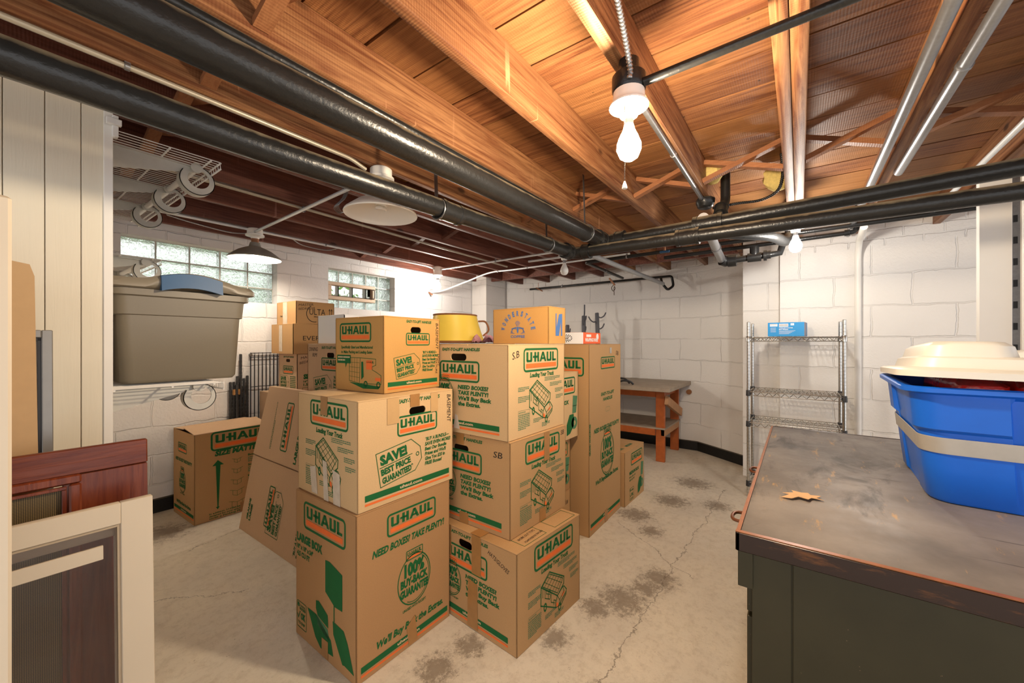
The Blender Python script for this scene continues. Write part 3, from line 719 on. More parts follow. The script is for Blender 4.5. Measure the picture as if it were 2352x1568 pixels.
    def seal(s, cx, cy, r):
        s.ring(cx, cy, r, r*.05, 'green_ink', 62, 478-360+360+0 if False else 478, .82)
        s.ring(cx, cy, r*.90, r*.03, 'green_ink', 240, 420, .82)
        s.rrect(cx-r*.42, cy+r*.80, cx+r*.42, cy+r*1.20, r*.05, r*.035, 'green_ink')
        s.text('U-HAUL', cx, cy+r*.98, r*.7, r*.14, 'green_ink', .03, al='c'); s.rect(cx-r*.36, cy+r*.86, cx+r*.36, cy+r*.93, 'orange_ink')
        s.text('100%', cx, cy+r*.22, r*1.0, r*.46, 'green_ink', .045, al='c')
        s.text('BUY-BACK', cx, cy-r*.16, r*1.35, r*.28, 'green_ink', .045, al='c')
        s.text('GUARANTEE', cx, cy-r*.54, r*1.4, r*.28, 'green_ink', .045, al='c')
        s.text('UNUSED-WITH RECEIPT', cx, cy-r*1.12, r*1.15, r*.10, 'green_ink', .02, al='c')
    def tagprint(s, u, v, w):
        """SAVE! BEST PRICE GUARANTEED price tag; u,v lower-left, w wide"""
        h = w*.62; g = 'green_ink'
        s.line([(u, v), (u+w*.78, v), (u+w*.97, v+h*.28), (u+w*.97, v+h*.66), (u+w*.78, v+h), (u, v+h)], w*.014, g, True)
        s.ring(u+w*.885, v+h*.47, w*.042, w*.016, g, n=16)
        s.line([(u+w*.04, v+h*.55), (u+w*.76, v+h*.55)], w*.014, g)
        s.text('SAVE!', u+w*.06, v+h*.62, w*.60, h*.27, g, .04)
        s.text('BEST PRICE', u+w*.05, v+h*.32, w*.66, h*.17, g, .035)
        s.text('GUARANTEED*', u+w*.05, v+h*.07, w*.70, h*.17, g, .035)
    def truck(s, u0, v0, W, H, seed=1, lines=True):
        """cut-away truck drawing, u0,v0 = lower-left, size W x H; coordinates measured in a 250x330 sketch"""
        q = lambda x, y: (u0+(x-625)/250*W, v0+(905-y)/335*H); g = 'green_ink'; w = W*.012
        L = lambda *p, k=1: s.line([q(*a) for a in p], w*k, g)
        P1, P2, P3, P4 = (688, 575), (800, 690), (745, 790), (628, 640)
        L(P1, P2, (797, 740), (748, 792), P4, P1, k=1.6); L((688, 590), (790, 695), (748, 772), (636, 640), (688, 590))
        for k in range(1, 6):
            f = k/6; L((P1[0]+(P2[0]-P1[0])*f, P1[1]+(P2[1]-P1[1])*f+4), (P4[0]+(P3[0]-P4[0])*f, P4[1]+(P3[1]-P4[1])*f-6), k=.7)
        for f in (.33, .66): L((P1[0]+(P4[0]-P1[0])*f, P1[1]+(P4[1]-P1[1])*f), (P2[0]+(P3[0]-P2[0])*f, P2[1]+(P3[1]-P2[1])*f), k=.7)
        L(P4, (626, 765), (735, 868), (735, 830), (748, 792), k=1.6); L((640, 665), (640, 720)); L((655, 675), (655, 735), (690, 770)); L((690, 700), (700, 735), (690, 770), (680, 760), (680, 705), (690, 700))
        L((700, 740), (700, 800), (725, 825)); L((665, 690), (690, 715), (690, 735), (665, 712), (665, 690)); L((735, 815), (720, 800), (720, 835))
        L((748, 792), (790, 758), (800, 762), (820, 800), (815, 835), (778, 880), (735, 868), k=1.4); L((748, 792), (765, 835), (800, 800), (790, 758)); L((765, 835), (775, 880)); L((775, 850), (818, 812)); L((775, 862), (817, 822), k=.8)
        for (x, y) in ((657, 800), (765, 885)):
            c = q(x, y); s.ring(c[0], c[1], W*.075, W*.035, g, asp=.6, n=14)
        s.poly([q(738, 835), q(752, 845), q(756, 880), q(738, 865)], 'orange_ink'); s.poly([q(780, 815), q(800, 795), q(804, 808), q(784, 828)], 'orange_ink')
def loading(f, k=1.0, seed=1, lu=.55):
    """'Loading Your Truck' side"""
    W, H = f.W, f.H; rnd = random.Random(seed)
    f.logo(W*lu, H*.825, W*.63, .36); f.text('Loading Your Truck', W*(lu+.01), H*.635, W*.44, H*.046, 'green_ink', .03, .15, al='c')
    f.truck(W*.33, H*.10, W*.54, H*.50)
    for (u, v, w, r) in ((.60, .61, .30, 3), (.70, .54, .24, 3), (.80, .46, .16, 3), (.82, .38, .15, 3), (.15, .53, .18, 3), (.15, .43, .18, 4), (.40, .16, .17, 3), (.55, .09, .15, 3)): f.caption(W*u, H*v, W*w, r, H*.017, rnd)
    f.rrect(W*.15, H*.25, W*.34, H*.29, .002, .001, 'pale_green_ink'); f.caption(W*.16, H*.265, W*.16, 1, H*.017, rnd); f.caption(W*.15, H*.235, W*.19, 9, H*.0185, rnd)
def handleside(f, kind='save', k=1.0):
    W, H = f.W, f.H; g = 'green_ink'
    if kind == 'save':
        f.text('EASY-TO-LIFT HANDLES', W*.60, H*.925, W*.46, H*.035, g, .03, .12, al='c'); f.logo(W*.58, H*.70, W*.44, .39)
        f.rot = 9; f.c = (W*.2, H*.17); f.tagprint(W*.2, H*.17, W*.45); f.rot = 0
        for i, tx in enumerate(('*BUY A BUNDLE\u2014', 'SAVE EVEN MORE!', 'Beat Our Bundle', 'Prices and We\'ll', 'Give You $20 in', 'FREE Boxes!')):
            f.text(tx, W*.655, H*(.50-i*.05), W*(.29, .31, .26, .25, .24, .20)[i], H*.034, g, .03, .15)
        f.stripes(W*.06, W*.95, H*.045, H/.42)
    else:
        f.text('EASY-TO-LIFT HANDLES', W*.40, H*.925, W*.52, H*.032, g, .03, .12, al='c'); f.logo(W*.38, H*.695, W*.55, .38)
        f.seal(W*.17, H*.42, W*.165)
        for i, tx in enumerate(('NEED BOXES?', 'TAKE PLENTY!', 'We\'ll Buy Back', 'the Extras.')):
            f.text(tx, W*.365, H*(.50-i*.062), W*(.40, .40, .44, .30)[i], H*.042, g, .035, .12)
        f.stripes(W*.0, W*.90, H*.05, H/.42)
def save_small(f):
    W, H = f.W, f.H; f.text('EASY-TO-LIFT HANDLES', W*.55, H*.90, W*.55, H*.035, 'green_ink', .03, .12, al='c')
    f.logo(W*.52, H*.58, W*.55, .45); f.tagprint(W*.08, H*.12, W*.5); f.caption(W*.63, H*.40, W*.3, 8, H*.045, random.Random(4), 'green_ink')
def large_left(f):
    W, H = f.W, f.H; g = 'green_ink'
    f.logo(W*.50, H*.85, W*.70, .36); f.text('LARGE BOX', W*.02, H*.655, W*.46, H*.05, g, .045)
    f.text('18" x 18" x 24"', W*.02, H*.60, W*.30, H*.028, g, .035); f.text('4.5 CU FT', W*.02, H*.55, W*.24, H*.032, g, .035)
    # lamp, clock and books picture
    f.poly([(W*.53, H*.63), (W*.60, H*.635), (W*.80, H*.60), (W*.80, H*.38), (W*.68, H*.375), (W*.53, H*.43)], 'green_ink'); f.rect(W*.665, H*.28, W*.68, H*.38, g)
    f.poly([(W*.22, H*.24), (W*.38, H*.24), (W*.62, H*.15), (W*.66, H*.06), (W*.45, H*.045), (W*.36, H*.09)], g)
    f.poly([(W*.37, H*.33), (W*.42, H*.34), (W*.57, H*.29), (W*.58, H*.21), (W*.40, H*.24), (W*.37, H*.28)], g); f.poly([(W*.38, H*.24), (W*.57, H*.20), (W*.60, H*.13), (W*.40, H*.18)], 'pale_green_ink')
    f.poly([(W*.65, H*.28), (W*.82, H*.27), (W*.88, H*.21), (W*.97, H*.055), (W*.83, H*.065), (W*.80, H*.06), (W*.66, H*.20)], g)
    f.rrect(W*.02, H*.06, W*.20, H*.24, .008, .003, g); f.text('8', W*.03, H*.20, W*.04, H*.028, g, .03); f.text('U-HAUL', W*.08, H*.207, W*.10, H*.014, g, .02); f.text('SIZES', W*.07, H*.185, W*.11, H*.016, g, .03)
    f.line([(W*.035, H*.145), (W*.05, H*.125), (W*.08, H*.17)], .005, g); f.text('OK', W*.09, H*.125, W*.09, H*.04, g, .045); f.text('TO SHIP', W*.04, H*.085, W*.13, H*.018, g, .02)
def large_right(f):
    W, H = f.W, f.H; g = 'green_ink'
    f.logo(W*.55, H*.855, W*.54, .36); f.text('NEED BOXES? TAKE PLENTY!', W*.53, H*.70, W*.78, H*.042, g, .03, .2, al='c')
    f.seal(W*.57, H*.435, W*.225); f.text('We\'ll Buy Back the Extras.', W*.54, H*.135, W*.74, H*.042, g, .03, .2, al='c')
    f.stripes(W*.04, W*.97, H*.03, .95)
def small_left(f):
    W, H = f.W, f.H; g = 'green_ink'; rnd = random.Random(2)
    f.logo(W*.43, H*.79, W*.66, .46)
    f.text('Specifically Sized and Manufactured', W*.46, H*.575, W*.66, H*.036, g, .02, .12, al='c'); f.text('to Make Packing and Loading Easier.', W*.46, H*.51, W*.66, H*.036, g, .02, .12, al='c')
    f.rect(W*.04, H*.37, W*.34, H*.485, g); f.poly([(W*.22, H*.375), (W*.26, H*.375), (W*.23, H*.31)], g)
    z = f.O; f.O = f.O+f.n*.0004; f.caption(W*.06, H*.445, W*.26, 2, H*.04, rnd, 'cream_ink'); f.O = z
    # truck seen from the side with its back open
    f.poly([(W*.30, H*.12), (W*.94, H*.09), (W*.90, H*.055), (W*.60, H*.045)], g)
    f.line([(W*.31, H*.45), (W*.31, H*.14), (W*.52, H*.11), (W*.54, H*.45)], .0022, g, True); f.line([(W*.54, H*.45), (W*.85, H*.44), (W*.85, H*.36), (W*.78, H*.34), (W*.78, H*.30), (W*.86, H*.27), (W*.95, H*.23), (W*.95, H*.12), (W*.54, H*.11)], .0022, g)
    for k in range(1, 5): f.line([(W*.31, H*(.14+k*.062)), (W*.525, H*(.12+k*.066))], .0013, g)
    for k in range(1, 4): f.line([(W*(.31+k*.054), H*.45), (W*(.31+k*.054), H*.13)], .0013, g)
    f.poly([(W*.56, H*.40), (W*.60, H*.40), (W*.61, H*.20), (W*.56, H*.16)], g); f.rect(W*.66, H*.30, W*.78, H*.42, 'orange_ink'); f.rect(W*.84, H*.16, W*.95, H*.20, 'orange_ink'); f.text('U-HAUL', W*.67, H*.385, W*.14, H*.025, g, .03)
    for x in (.65, .90): f.ring(W*x, H*.11, W*.04, W*.018, g, n=14)
def size_matters(f):
    W, H = f.W, f.H; g = 'green_ink'; rnd = random.Random(9)
    f.logo(W*.60, H*.885, W*.80, .36); f.text('SIZE MATTERS', W*.59, H*.72, W*.68, H*.055, g, .04, .18, al='c')
    f.poly([(W*.29, H*.67), (W*.22, H*.61), (W*.265, H*.61), (W*.285, H*.14), (W*.265, H*.14), (W*.29, H*.11), (W*.315, H*.14), (W*.30, H*.14), (W*.325, H*.61), (W*.37, H*.61)], g)
    for i, (y, sc) in enumerate(((.61, .65), (.49, .75), (.36, .85), (.235, .95), (.10, 1.1))):
        cx, cy, a = W*.55, H*(y+.01), W*.065*sc
        f.line([(cx-a, cy+a*.7), (cx, cy+a*.4), (cx+a, cy+a*.7), (cx+a, cy-a*.4), (cx, cy-a*.8), (cx-a, cy-a*.4)], .002, g, True); f.line([(cx, cy+a*.4), (cx, cy-a*.8)], .002, g); f.line([(cx-a, cy+a*.7), (cx-a*1.6, cy+a*.9), (cx-a*.6, cy+a*.6)], .002, g); f.line([(cx+a, cy+a*.7), (cx+a*1.6, cy+a*.9), (cx+a*.6, cy+a*.6)], .002, g)
        f.text(('Book Box', 'Small Box', 'Medium Box', 'Large Box', 'Extra-Large Box')[i], W*.70, H*(y+.04), W*.22, H*.022, g, .03); f.caption(W*.70, H*(y+.012), W*.26, 3, H*.022, rnd)
    for i, tx in enumerate(('In addition, U-Haul has boxes', 'designed for your special items.', 'Grab a Packing Planner.')): f.text(tx, W*.18, H*(.070-i*.026), W*.55, H*.016, g, .02, .15)
def buyback_narrow(f):
    W, H = f.W, f.H; g = 'green_ink'
    f.logo(W*.45, H*.80, W*.42, .42); f.text('NEED BOXES? TAKE PLENTY!', W*.5, H*.64, W*.78, H*.035, g, .03, .2, al='c'); f.seal(W*.45, H*.42, W*.20); f.text('We\'ll Buy Back the Extras.', W*.5, H*.145, W*.7, H*.035, g, .03, .2, al='c'); f.stripes(W*.04, W*.97, H*.05, .9)
def wardrobe_right(f):
    W, H = f.W, f.H; g = 'green_ink'
    f.logo(W*.56, H*.895, W*.46, .32); f.text('EASY-TO-LIFT', W*.55, H*.715, W*.42, H*.017, g, .03, .15, al='c'); f.text('HANDLES', W*.55, H*.685, W*.30, H*.017, g, .03, .15, al='c'); f.rrect(W*.48, H*.62, W*.62, H*.645, .012, .0015, 'pale_green_ink')
    f.text('NEED BOXES? TAKE PLENTY!', W*.53, H*.525, W*.80, H*.022, g, .03, .15, al='c'); f.seal(W*.54, H*.385, W*.27); f.text('We\'ll Buy Back the Extras.', W*.54, H*.245, W*.74, H*.022, g, .03, .15, al='c'); f.stripes(W*.04, W*.97, H*.03, .95)
    f.rot = 90; f.c = (W*.035, H*.42); f.text('GRAND WARDROBE', W*.035, H*.42, .20, .018, g, .03); f.rot = 0
def medium_blender(f, big=True):
    W, H = f.W, f.H; g = 'green_ink'
    f.logo(W*.60, H*.80, W*.60, .38); f.text('MEDIUM BOX', W*.22, H*.53, W*.50, H*.055, g, .04); f.text('18" x 18" x 16"', W*.22, H*.465, W*.32, H*.028, g, .03); f.text('3.0 CU FT', W*.22, H*.41, W*.26, H*.03, g, .03)
    f.poly([(W*.66, H*.22), (W*.74, H*.36), (W*.86, H*.36), (W*.88, H*.20), (W*.76, H*.08), (W*.66, H*.06)], g); f.poly([(W*.82, H*.37), (W*.93, H*.37), (W*.97, H*.62), (W*.84, H*.64)], 'pale_green_ink'); f.ring(W*.88, H*.22, W*.085, W*.05, 'pale_green_ink', n=20); f.line([(W*.84, H*.48), (W*.95, H*.48)], .003, g)
    f.rrect(W*.23, H*.04, W*.45, H*.27, .008, .003, g); f.text('8', W*.25, H*.21, W*.04, H*.04, g, .03); f.text('OK', W*.32, H*.115, W*.10, H*.05, g, .045); f.line([(W*.26, H*.14), (W*.28, H*.11), (W*.31, H*.17)], .005, g); f.text('TO SHIP', W*.26, H*.06, W*.15, H*.02, g, .02); f.text('SIZES', W*.31, H*.21, W*.11, H*.025, g, .03)
def topprint(f):
    W, H = f.W, f.H; g = 'green_ink'; f.line([(W*.14, H*.03), (W*.46, H*.03), (W*.46, H*.20), (W*.14, H*.20)], .0022, g, True); f.line([(W*.60, H*.03), (W*.95, H*.03), (W*.95, H*.20), (W*.60, H*.20)], .0022, g, True)
# ------------------------------------------------------------------ carton builder
def panel(mb, O, eu, ev, W, H, mat, holes=(), t=.004):
    """one corrugated wall, thickness t inward, with real hand holes"""
    O = Vector(O); eu = Vector(eu); ev = Vector(ev); n = eu.cross(ev).normalized()
    bm = mb.bm; mi = mb.mi(mat)
    def side(off):
        edges = []; rings = []
        outer = [bm.verts.new(O+n*off+eu*a+ev*b) for a, b in ((0,0), (W,0), (W,H), (0,H))]
        rings.append(outer)
        for (cx, cy, w, h) in holes:
            pts = arc(cx+w/2-h/2, cy, h/2, -90, 90, 8)+arc(cx-w/2+h/2, cy, h/2, 90, 270, 8)
            rings.append([bm.verts.new(O+n*off+eu*a+ev*b) for a, b in pts])
        for r_ in rings:
            for i in range(len(r_)): edges.append(bm.edges.new((r_[i], r_[(i+1) % len(r_)])))
        fs = bmesh.ops.triangle_fill(bm, use_beauty=True, use_dissolve=False, edges=edges)['geom'] if len(rings) > 1 else [bm.faces.new(outer)]
        for g in fs:
            if isinstance(g, bmesh.types.BMFace): g.material_index = mi
        return rings
    A = side(0); B = side(-t)
    for a, b in zip(A, B):
        for i in range(len(a)):
            j = (i+1) % len(a); q = bm.faces.new((a[i], a[j], b[j], b[i])); q.material_index = mi
def carton(label, corner, rot, z, sx, sy, h, mat='card', left=None, right=None, lh=(), rh=(), top=None, tapes=(), group=None, flaps=True, name='cardboard_box', cat='box', pens=(), closed=True, gap=.004):
    """corner nearest the camera at local origin; x to the right, y away to the left"""
    t = thing(name, label, cat, (corner[0], corner[1], z), rot, group)
    mb = MB(); g = .0015; H = h-.006
    panel(mb, (0, sy, g), (0, -1, 0), (0, 0, 1), sy, H-g, mat, lh)          # left face (-x)
    panel(mb, (0, 0, g), (1, 0, 0), (0, 0, 1), sx, H-g, mat, rh)            # right face (-y)
    panel(mb, (sx, 0, g), (0, 1, 0), (0, 0, 1), sy, H-g, mat)
    panel(mb, (sx, sy, g), (-1, 0, 0), (0, 0, 1), sx, H-g, mat)
    mb.box(.002, sx-.002, .002, sy-.002, g, g+.005, mat)
    if left: left(Face(mb, (0, sy, 0), (0, -1, 0), (0, 0, 1), sy, h))
    if right: right(Face(mb, (0, 0, 0), (1, 0, 0), (0, 0, 1), sx, h))
    for (fc, txt, u, v, w, hh, ro, mm) in pens:
        F_ = Face(mb, (0, sy, 0), (0, -1, 0), (0, 0, 1), sy, h) if fc == 'L' else (Face(mb, (0, 0, 0), (1, 0, 0), (0, 0, 1), sx, h) if fc == 'R' else Face(mb, (0, 0, h), (1, 0, 0), (0, 1, 0), sx, sy))
        F_.rot = ro; F_.c = (u, v); F_.text(txt, u, v, w, hh, mm, .0, .18)
    mb.build('carton', t, normals=False)
    if closed:
        for k in (0, 1):
            f = MB(); y0, y1 = (0, sy/2-gap/2) if k == 0 else (sy/2+gap/2, sy)
            f.box(0, sx, y0, y1, h-.006, h-.001, mat, bev=.001)
            if k == 0 and top: top(Face(f, (0, 0, h-.001), (1, 0, 0), (0, 1, 0), sx, sy))
            f.build('flap', t, normals=False)
    for (fc, pts, mm) in tapes:
        off = .0022
        b = MB(); F_ = {'L': lambda: Face(b, (0, sy, 0), (0, -1, 0), (0, 0, 1), sy, h, off), 'R': lambda: Face(b, (0, 0, 0), (1, 0, 0), (0, 0, 1), sx, h, off), 'T': lambda: Face(b, (0, 0, h-.001), (1, 0, 0), (0, 1, 0), sx, sy, off)}[fc]()
        for pl in pts:
            if pl is not pts[0]: b = MB()
            A = [F_.P(*p) for p in pl]; B = [tuple(Vector(p)-F_.n*.0007) for p in A]
            b.loft([B, A], mm, smooth=False)
            b.build('packing_tape', t)
    return t
def vt(u, w, v0, v1): return [(u-w/2, v0), (u+w/2, v0), (u+w/2, v1), (u-w/2, v1)]
S18, H16, H24, H12 = .457, .406, .61, .32
# stack A: large, medium, small
carton('large moving box with a lamp picture, on the floor at the front', (.805, 1.272), -.5, 0, S18, .447, H24, 'card_dark', large_left, large_right,
       tapes=[('R', [[(.23, .008), (.275, .01), (.262, .115), (.22, .085)]], 'tape'), ('L', [vt(.235, .045, .005, .075)], 'tape')])
carton('light medium moving box in the middle of the front stack, with BASEMENT penned on it', (.812, 1.274), -.8, H24, .470, .447, H16, 'card_light', loading, lambda f: handleside(f, 'save'),
       rh=[(.27, .335, .085, .032)],
       tapes=[('L', [vt(.215, .05, .33, .405)], 'tape'), ('R', [vt(.255, .048, .355, .405)], 'tape'), ('T', [vt(.235, .05, .28, .44)], 'tape'), ('L', [[(.12, .01), (.165, .01), (.15, .12), (.105, .11)], [(.215, .0), (.25, .0), (.235, .15), (.205, .155)], [(.285, .0), (.335, .0), (.33, .12), (.28, .13)]], 'clear_tape'), ('R', [vt(.15, .055, .30, .40), vt(.36, .04, .32, .40)], 'faint_tape')],
       pens=[('R', 'BASEMENT', .435, .385, .12, .022, -90, 'black_ink')])
carton('small golden moving box on top of the front stack, LIGHT FIXTURE penned on its edge', (.985, 1.362), 3.5, H24+H16, .325, .325, H12, 'card_gold', small_left, lambda f: handleside(f, 'save'),
       rh=[(.175, .262, .062, .028)], pens=[('R', 'BASEMENT', .30, .30, .12, .016, -90, 'black_ink'), ('R', 'LIGHT', .312, .155, .055, .012, -90, 'black_ink'), ('R', 'FIXTURE', .298, .135, .07, .012, -90, 'black_ink')])
# stack B: three mediums and the coffee box
carton('moving box on the floor at the front right, with HATS/GLOVES penned on', (1.244, .884), -4.3, 0, .470, S18, H16, 'card', lambda f: handleside(f, 'need'), loading, lh=[(.165, .345, .085, .034)], top=topprint,
       tapes=[('L', [vt(.235, .055, .24, .405), [(.18, .006), (.245, .008), (.24, .20), (.185, .21)], vt(.05, .05, .27, .405)], 'tape'), ('T', [vt(.03, .06, .2, .26)], 'tape')],
       pens=[('L', 'HATS/GLOVES', .30, .355, .12, .018, -22, 'black_ink'), ('T', 'WORK OUT TOYS', .08, .055, .12, .014, 4, 'black_ink'), ('T', 'FOAM RIBBON SWORD', .09, .025, .13, .012, 4, 'black_ink')])
carton('moving box in the middle of the second stack, tape across its logo and handle', (1.310, .965), -2.0, H16+.0, .450, S18, H16, 'card', lambda f: handleside(f, 'need'), loading, lh=[(.17, .335, .095, .030)],
       tapes=[('L', [vt(.165, .05, .355, .405), vt(.19, .055, .0, .05)], 'tape'), ('R', [vt(.275, .045, .27, .40), vt(.24, .05, .0, .06)], 'tape')],
       pens=[('L', 'SB', .365, .33, .05, .026, 0, 'black_ink'), ('R', 'SB', .40, .365, .03, .022, 0, 'black_ink')])
carton('topmost moving box of the second stack, right under the coffee box', (1.309, .975), -1.0, 2*H16, .468, S18, H16, 'card_light', lambda f: handleside(f, 'need'), loading, lh=[(.17, .345, .10, .032)],
       tapes=[('L', [[(.14, .02), (.18, .02), (.165, .08), (.15, .085)]], 'clear_tape')], pens=[('R', 'S.B', .03, .34, .05, .03, 12, 'black_ink')])
def coffee(f):
    W, H = f.W, f.H; s_ = 'WONDERSTATE'; cx, cy, r = W*.47, H*.36, H*.42
    for i, ch in enumerate(s_):
        a = 172-i*16.4; f.rot = a-90; px, py = cx+r*1.12*math.cos(R(a)), cy+r*math.sin(R(a)); f.c = (px, py); f.text(ch, px, py, .014, .025, 'blue_ink', .03, al='c')
    f.rot = 0; f.text('COFFEE', cx, H*.17, W*.26, .013, 'blue_ink', .02, al='c')
    f.ring(cx, H*.55, .011, .002, 'blue_ink', n=12); f.ring(cx, H*.55, .005, .002, 'blue_ink', n=10)
    for k in range(11):
        a = R(15+15*k); f.line([(cx+.013*math.cos(a), H*.55+.013*math.sin(a)), (cx+.017*math.cos(a), H*.55+.017*math.sin(a))], .0015, 'blue_ink')
    f.poly([(cx-.007, H*.47), (cx+.007, H*.47), (cx+.005, H*.33), (cx, H*.29), (cx-.005, H*.33)], 'blue_ink')
    for s2 in (-1, 1):
        for k in range(4): f.line([(cx+s2*.009, H*(.47-.02*k)), (cx+s2*(.022+.006*k), H*(.45-.005*k)), (cx+s2*(.034+.006*(3-k)*.6), H*(.34-.02*k*.5)), (cx+s2*(.045-.008*k), H*(.29))], .0019, 'blue_ink')
def coffee_side(f):
    W, H = f.W, f.H; f.rect(W*.40, H*.22, W*.46, H*.82, 'blue_ink'); f.rect(W*.72, H*.22, W*.80, H*.82, 'blue_ink'); f.poly([(W*.46, H*.22), (W*.60, H*.22), (W*.72, H*.6), (W*.72, H*.82), (W*.6, H*.8), (W*.46, H*.45)], 'blue_ink')
carton('brown coffee box with a bee emblem, on top of the second stack', (1.652, .985), -3, 3*H16, .155, .360, .186, 'card_gold', coffee, coffee_side, cat='box')
# stack C between stack B and the wardrobe box
carton('small plain moving box at the foot of the stack squeezed beside the tall wardrobe box', (1.83, 1.15), 0, 0, .36, .325, H12, 'card', group=None, pens=[('R', 'SB', .30, .24, .03, .02, 0, 'black_ink')])
carton('small moving box second from the floor in the narrow stack beside the tall wardrobe box', (1.83, 1.15), 0, H12, .36, .325, H12, 'card_dark', right=medium_blender)
carton('light medium moving box on top of the narrow stack beside the tall wardrobe box', (1.80, 1.125), 0, 2*H12, .45, .44, H16, 'card_light', right=medium_blender, left=lambda f: handleside(f, 'need'))
carton('tall wardrobe moving box, the tallest single box', (2.28, 1.064), 1.0, 0, .56, .50, 1.215, 'card', left=lambda f: f.logo(f.W*.62, f.H*.88, f.W*.62, .47), right=wardrobe_right,
       tapes=[('R', [[(.26, .0), (.31, .0), (.30, .085), (.25, .08)]], 'tape'), ('R', [vt(.36, .035, 1.15, 1.19)], 'silver_tape')], pens=[('R', 'SB', .46, 1.14, .05, .03, -12, 'black_ink')])
carton('medium moving box on the floor right of the tall wardrobe box', (2.855, 1.046), -1, 0, .415, .45, H16, 'card', right=medium_blender, top=lambda f: (f.text('U-HAUL', .02, .05, .1, .025, 'pale_green_ink', .03), f.text('MEDIUM', .18, .05, .12, .025, 'pale_green_ink', .03)))
carton('moving box behind the tall wardrobe box, resting on the medium box', (2.86, 1.20), 0, H16, .27, .28, .375, 'card', right=medium_blender)
# rear stacks
carton('lit moving box with a handle hole, left of the leaning flattened box', (1.45, 3.27), 0, H16, S18, S18, H16, 'card_pale', left=lambda f: handleside(f, 'save'), lh=[(.265, .335, .085, .032)])
carton('lower moving box of the rear stack by the window wall, on the floor', (1.45, 3.27), 0, 0, S18, S18, H16, 'card_pale')
carton('small moving box in the rear stack, with MASTER BEDROOM penned on it', (1.55, 3.28), 0, 2*H16, .415, .32, H12, 'card_pale', left=save_small, lh=[(.165, .262, .07, .026)],
       right=lambda f: (f.text('SMALL BOX', f.W*.12, f.H*.36, f.W*.6, f.H*.11, 'green_ink', .045), f.text('16" x 12" x 12"', f.W*.12, f.H*.27, f.W*.4, f.H*.045, 'green_ink', .03), f.text('1.5 CU FT', f.W*.12, f.H*.18, f.W*.34, f.H*.06, 'green_ink', .03), f.rrect(f.W*.1, f.H*.02, f.W*.32, f.H*.14, .006, .003, 'green_ink')),
       pens=[('R', 'MASTER', .03, .275, .13, .02, 10, 'black_ink'), ('R', 'BEDROOM', .02, .235, .15, .02, 10, 'black_ink')])
carton('plain brown shipping box reading EVER, below the topmost box of the rear stack', (1.50, 3.24), 0, 2*H16+H12, .45, .38, .245, 'card', right=lambda f: f.text('EVERLANE', f.W*.17, f.H*.45, f.W*.66, f.H*.15, 'black_ink', .0),
       tapes=[('L', [vt(.17, .055, .02, .235)], 'clear_tape')])
def ulta(f):
    W, H = f.W, f.H; f.text('ULTA', W*.33, H*.42, W*.42, H*.27, 'black_ink', .0); f.ring(W*.46, H*.46, H*.38, H*.03, 'black_ink', 115, 285, .95); f.text('BEAUTY', W*.45, H*.31, W*.27, H*.05, 'black_ink', .02)
    for u in (.865, .925): f.line([(W*u, H*.45), (W*u, H*.70)], .004, 'black_ink'); f.line([(W*(u-.02), H*.63), (W*u, H*.71), (W*(u+.02), H*.63)], .003, 'black_ink')
    f.line([(W*.84, H*.42), (W*.95, H*.42)], .003, 'black_ink')
carton('brown shipping box reading ULTA, topmost of the rear stack', (1.53, 3.255), 0, 2*H16+H12+.245, .32, .335, .185, 'card', right=ulta, tapes=[('L', [vt(.15, .075, .0, .18)], 'clear_tape')],
       left=lambda f: f.text('THIS SIDE UP', .06, .06, .12, .012, 'black_ink', .02), pens=[('R', 'MASTER', .02, .14, .12, .02, 6, 'black_ink'), ('R', 'BEDROOM', .02, .11, .13, .018, 6, 'black_ink')])
for k in range(3):
    carton(('bottom moving box of the stack hidden behind the leaning flattened box', 'middle moving box of the stack behind the leaning flattened box', 'pale moving box with DINING RM penned on it, behind the small golden box')[k], (1.25, 2.05), 0, k*H16, S18, S18, H16, 'card_pale', left=(lambda f: handleside(f, 'save')), lh=[(.265, .335, .085, .032)], pens=([('L', 'DINING', .02, .36, .10, .024, 0, 'black_ink'), ('L', 'RM', .06, .325, .05, .024, 0, 'black_ink')] if k == 2 else []))
carton('plain white box standing on the pale DINING RM box', (1.29, 2.16), 0, 3*H16, .28, .30, .175, 'box_white')
carton('large moving box reading SIZE MATTERS with an arrow, on the floor by the window wall', (.875, 3.262), 1.5, 0, S18, .41, H24, 'card', left=buyback_narrow, right=size_matters, closed=False,
       tapes=[('R', [vt(.30, .06, .0, .07)], 'tape')])
t = bpy.data.objects[[o.name for o in bpy.data.objects if o.get('label', '').startswith('large moving box reading SIZE')][0]]
for (y0, y1, tilt, mz) in ((.0, .205, 5, 0), (.205, .41, -3, 0)):
    b = MB(); za, zb_ = (.602, .628) if y0 == 0 else (.618, .602)
    b.loft([[(0, y0, za), (S18, y0, za+.004), (S18, y0, za+.009), (0, y0, za+.005)], [(0, y1, zb_), (S18, y1, zb_+.006), (S18, y1, zb_+.011), (0, y1, zb_+.005)]], 'card_pale', smooth=False); b.build('flap', t)
# hidden support stack behind, under the yellow tub
for k in range(3):
    carton(('lowest', 'middle', 'top')[k]+' moving box of the stack under the yellow tub, behind the two front stacks', (1.80, 1.62), 0, k*H16, S18, S18, H16, 'card')
